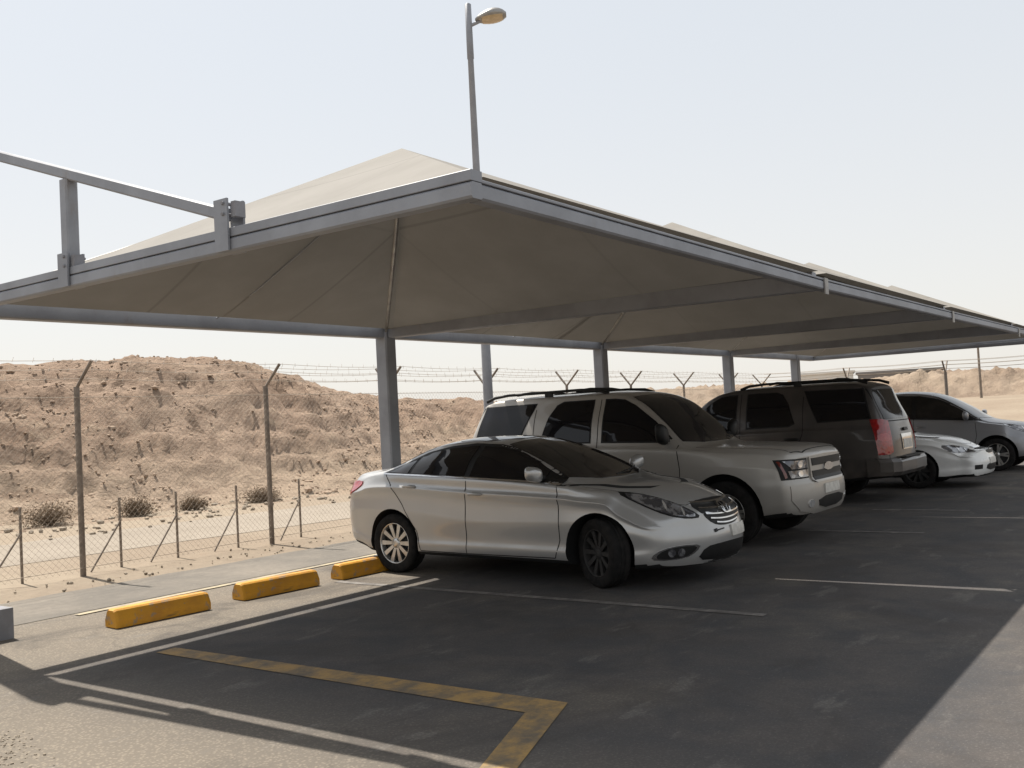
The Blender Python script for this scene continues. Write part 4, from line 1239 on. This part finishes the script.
# short braced stakes along the fence foot
st_lab = {6.36: 'short steel stake with slanted brace nearest the left edge', 7.72: 'short braced stake just right of the nearest tall fence post', 8.61: 'short braced stake midway between the two tall fence posts',
          9.67: 'short braced stake just left of the second tall fence post', 10.92: 'short braced stake right of the second tall fence post', 12.2: 'short braced stake nearest the silver sedan trunk', 5.2: 'short braced stake partly outside the left edge'}
for x, lb in st_lab.items():
    if x in (5.2, 12.2): continue
    root = empty('stake', (x, 12.25, 0)); tag(root, lb, 'stake', 'short braced stakes along the fence')
    sb = MB(); sb.tube([(0, 0, -.03), (0, 0, .93)], .017, 6); sb.build('post', M['fence_steel'], root)
    sb = MB(); sb.tube([(0, -.02, .62), (-.48, -.06, 0)], .012, 6); sb.build('brace', M['fence_steel'], root)

# ------------------------------------------------------------------ street lamp
lamp = empty('street_lamp', (13.93, 10.6, 0)); tag(lamp, 'tall tapered grey street lamp rising behind the shade roof', 'street lamp')
mb = MB(); mb.lathe([(0, .10), (.9, .096), (4.5, .075), (8.2, .052), (8.21, .062), (9.2, .058), (9.22, .03)], (0, 0, 0), 'z', 16); mb.build('pole', M['steel'], lamp)
mb = MB(); mb.box((-.19, -.19, 0), (.19, .19, .03)); mb.build('base_plate', M['steel'], lamp)
ad = Vector((.55, -.83, 0)).normalized()
mb = MB(); mb.tube([(0, 0, 8.80), tuple(ad * .10 + Vector((0, 0, 8.84))), tuple(ad * .20 + Vector((0, 0, 8.88)))], .032, 8); mb.build('arm', M['steel'], lamp)
# teardrop head
hd = MB(); gl = MB(); sd = Vector((-ad.y, ad.x, 0))
n = 16; k = 9
top = []; 
def head_pt(t, a, s_=1.0):
    L = .56; w_ = .26 * math.sin(math.pi * min(.999, max(.001, t * .92 + .04))) ** .6 * (0.75 + .35 * t)
    c = ad * (.12 + L * t) + Vector((0, 0, 8.90 + .06 * t))
    zz = math.sin(a)
    return c + sd * (w_ * math.cos(a) * s_) + Vector((0, 0, w_ * zz * (.62 if zz > 0 else .22)))
vs = [head_pt(i / k, 2 * math.pi * j / n) for i in range(k + 1) for j in range(n)]
fs = [(i * n + j, i * n + (j + 1) % n, (i + 1) * n + (j + 1) % n, (i + 1) * n + j) for i in range(k) for j in range(n)] + [tuple(range(n)), tuple(range(k * n, (k + 1) * n))]
hd.add(vs, fs, 0, True); ho = hd.build('lamp_head', M['galv'], lamp)
vs = []; fs = []
for i in range(2, k):
    for j in range(n // 2 + 1):
        a = math.pi + math.pi * j / (n // 2)
        p_ = head_pt(i / k, a, .86); vs.append(p_ - Vector((0, 0, .016)))
m_ = n // 2 + 1
fs = [(i * m_ + j, i * m_ + j + 1, (i + 1) * m_ + j + 1, (i + 1) * m_ + j) for i in range(k - 3) for j in range(m_ - 1)]
gl.add(vs, fs, 0, True); gl.build('diffuser', M['lamp_glass'], ho)

# ------------------------------------------------------------------ far scenery
def plain_z(x, y):
    d = math.hypot(x, y)
    return -.1 + 1.75 * sstep((d - 36) / 46) + .05 * fbm(x, y, .15, 3, 1.0)
def far_z(x, y):
    d = math.hypot(x, y); t = sstep((d - 78) / 9)
    H = 1.75 + .9 * fbm(x, y, .035, 3, 5.5)
    return plain_z(x, y) - .06 + t * (H + .5 * fbm(x, y, .16, 5, 8.2)) + min(1, t * 4) * (.45 * abs(fbm(x, y, .5, 4, 3.3)) + .35 * fbm(x, y, 1.2, 4, 3.9))
def polar(name, r0, r1, nr, a0, a1, na, fn, mat):
    vs = []
    for i in range(nr + 1):
        for j in range(na + 1):
            r_ = r0 + (r1 - r0) * i / nr; a = R(a0 + (a1 - a0) * j / na)
            x, y = r_ * math.cos(a), r_ * math.sin(a); vs.append((x, y, fn(x, y)))
    fs = [(i * (na + 1) + j, (i + 1) * (na + 1) + j, (i + 1) * (na + 1) + j + 1, i * (na + 1) + j + 1) for i in range(nr) for j in range(na)]
    mb = MB(); mb.add(vs, fs, 0, True); o = mb.build(name, mat, fix=False); tag(o, kind='structure'); return o
polar('sand_plain', 36, 84, 40, -30, 32, 120, plain_z, M['sand'])
polar('far_hills', 77.5, 120, 70, -30, 32, 420, far_z, M['far_hill'])

def box_building(name, lb, c, size, rz, mat, nwin):
    root = empty(name, c, rz); tag(root, lb, 'building')
    w, d, h_ = size
    mb = MB(); mb.box((-w / 2, -d / 2, 0), (w / 2, d / 2, h_)); mb.build('wall', mat, root)
    rf = MB(); rf.box((-w / 2 - .3, -d / 2 - .3, h_ + .003), (w / 2 + .3, d / 2 + .3, h_ + .35)); rf.build('roof', M['far_grey'] if mat is M['far_grey'] else mat, root)
    for i in range(nwin):
        wx = -w / 2 + w * (i + .5) / nwin
        wb_ = MB(); wb_.box((wx - .8, -d / 2 - .06, h_ * .35), (wx + .8, -d / 2 - .003, h_ * .6)); wb_.build('window', M['window_dark'], root)
def at(az, dist): return (dist * math.cos(R(az)), dist * math.sin(R(az)), 0)
box_building('warehouse', 'long grey flat-roofed warehouse on the horizon behind the far mound', at(14.4, 165), (12, 9, 5.9), R(14.4 - 90), M['far_grey'], 5)
box_building('office_block', 'low white block on the horizon left of the grey warehouse', at(18.2, 165), (8, 8, 6.3), R(18.2 - 90), M['far_white'], 3)
up = empty('utility_pole', at(10.5, 75)); tag(up, 'thin utility pole standing on the plain near the far mound', 'pole')
mb = MB(); mb.tube([(0, 0, 0), (0, 0, 5.4)], [.10, .07], 8); mb.build('pole', M['fence_steel'], up)
mb = MB(); mb.beam((-.5, .3, 5.1), (.5, -.3, 5.1), .08, .08); mb.build('cross_arm', M['fence_steel'], up)

# ------------------------------------------------------------------ light
EL, AZV = None, Vector((.12, .58, 1.0))
el = math.atan2(AZV.z, math.hypot(AZV.x, AZV.y)); 
w = bpy.data.worlds.new('World'); scene.world = w; w.use_nodes = True
nt = w.node_tree; bg = nt.nodes['Background']
sky = nt.nodes.new('ShaderNodeTexSky'); sky.sky_type = 'NISHITA'; sky.sun_disc = False
sky.sun_elevation = el; sky.sun_rotation = math.atan2(AZV.x, AZV.y)
sky.air_density = 1.0; sky.dust_density = 2.0; sky.ozone_density = 1.0
# pale desert haze over the blue: the clear-sky colour is mostly washed out
hz = nt.nodes.new('ShaderNodeMix'); hz.data_type = 'RGBA'; hz.inputs[0].default_value = .84
nt.links.new(sky.outputs[0], hz.inputs[6]); tcw = nt.nodes.new('ShaderNodeTexCoord'); sw = nt.nodes.new('ShaderNodeSeparateXYZ'); nt.links.new(tcw.outputs['Generated'], sw.inputs[0])
nt.links.new(mixcol(nt, ramp(nt, sw.outputs[2], -.02, .42), (5.55, 5.35, 5.05), (4.85, 5.02, 5.14)), hz.inputs[7])
nt.links.new(hz.outputs[2], bg.inputs[0]); bg.inputs[1].default_value = .11
ld = bpy.data.lights.new('sun', 'SUN'); ld.energy = 5.0; ld.angle = R(.53); ld.color = (1.0, .94, .85)
lo = bpy.data.objects.new('sun', ld); COL.objects.link(lo)
lo.rotation_euler = (-AZV).to_track_quat('-Z', 'Y').to_euler()

# ------------------------------------------------------------------ camera
cd = bpy.data.cameras.new('camera'); cam = bpy.data.objects.new('camera', cd); COL.objects.link(cam)
cd.sensor_width = 36; cd.lens = 987.04 / 1024 * 36; cd.clip_start = .1; cd.clip_end = 3000
fwd = Vector((0.80997694, 0.58530447, 0.03682434)); upv = Vector((0.00118639, -0.06442589, 0.99792179)); rt = Vector((0.58646052, -0.80824995, -0.05287788))
cam.matrix_world = Matrix(((rt.x, upv.x, -fwd.x, 0), (rt.y, upv.y, -fwd.y, 0), (rt.z, upv.z, -fwd.z, 1.69), (0, 0, 0, 1)))
scene.camera = cam
scene.view_settings.view_transform = 'Standard'
scene.view_settings.look = 'None'
scene.view_settings.exposure = .60
scene.view_settings.gamma = 1.0
scene.view_settings.use_curve_mapping = False
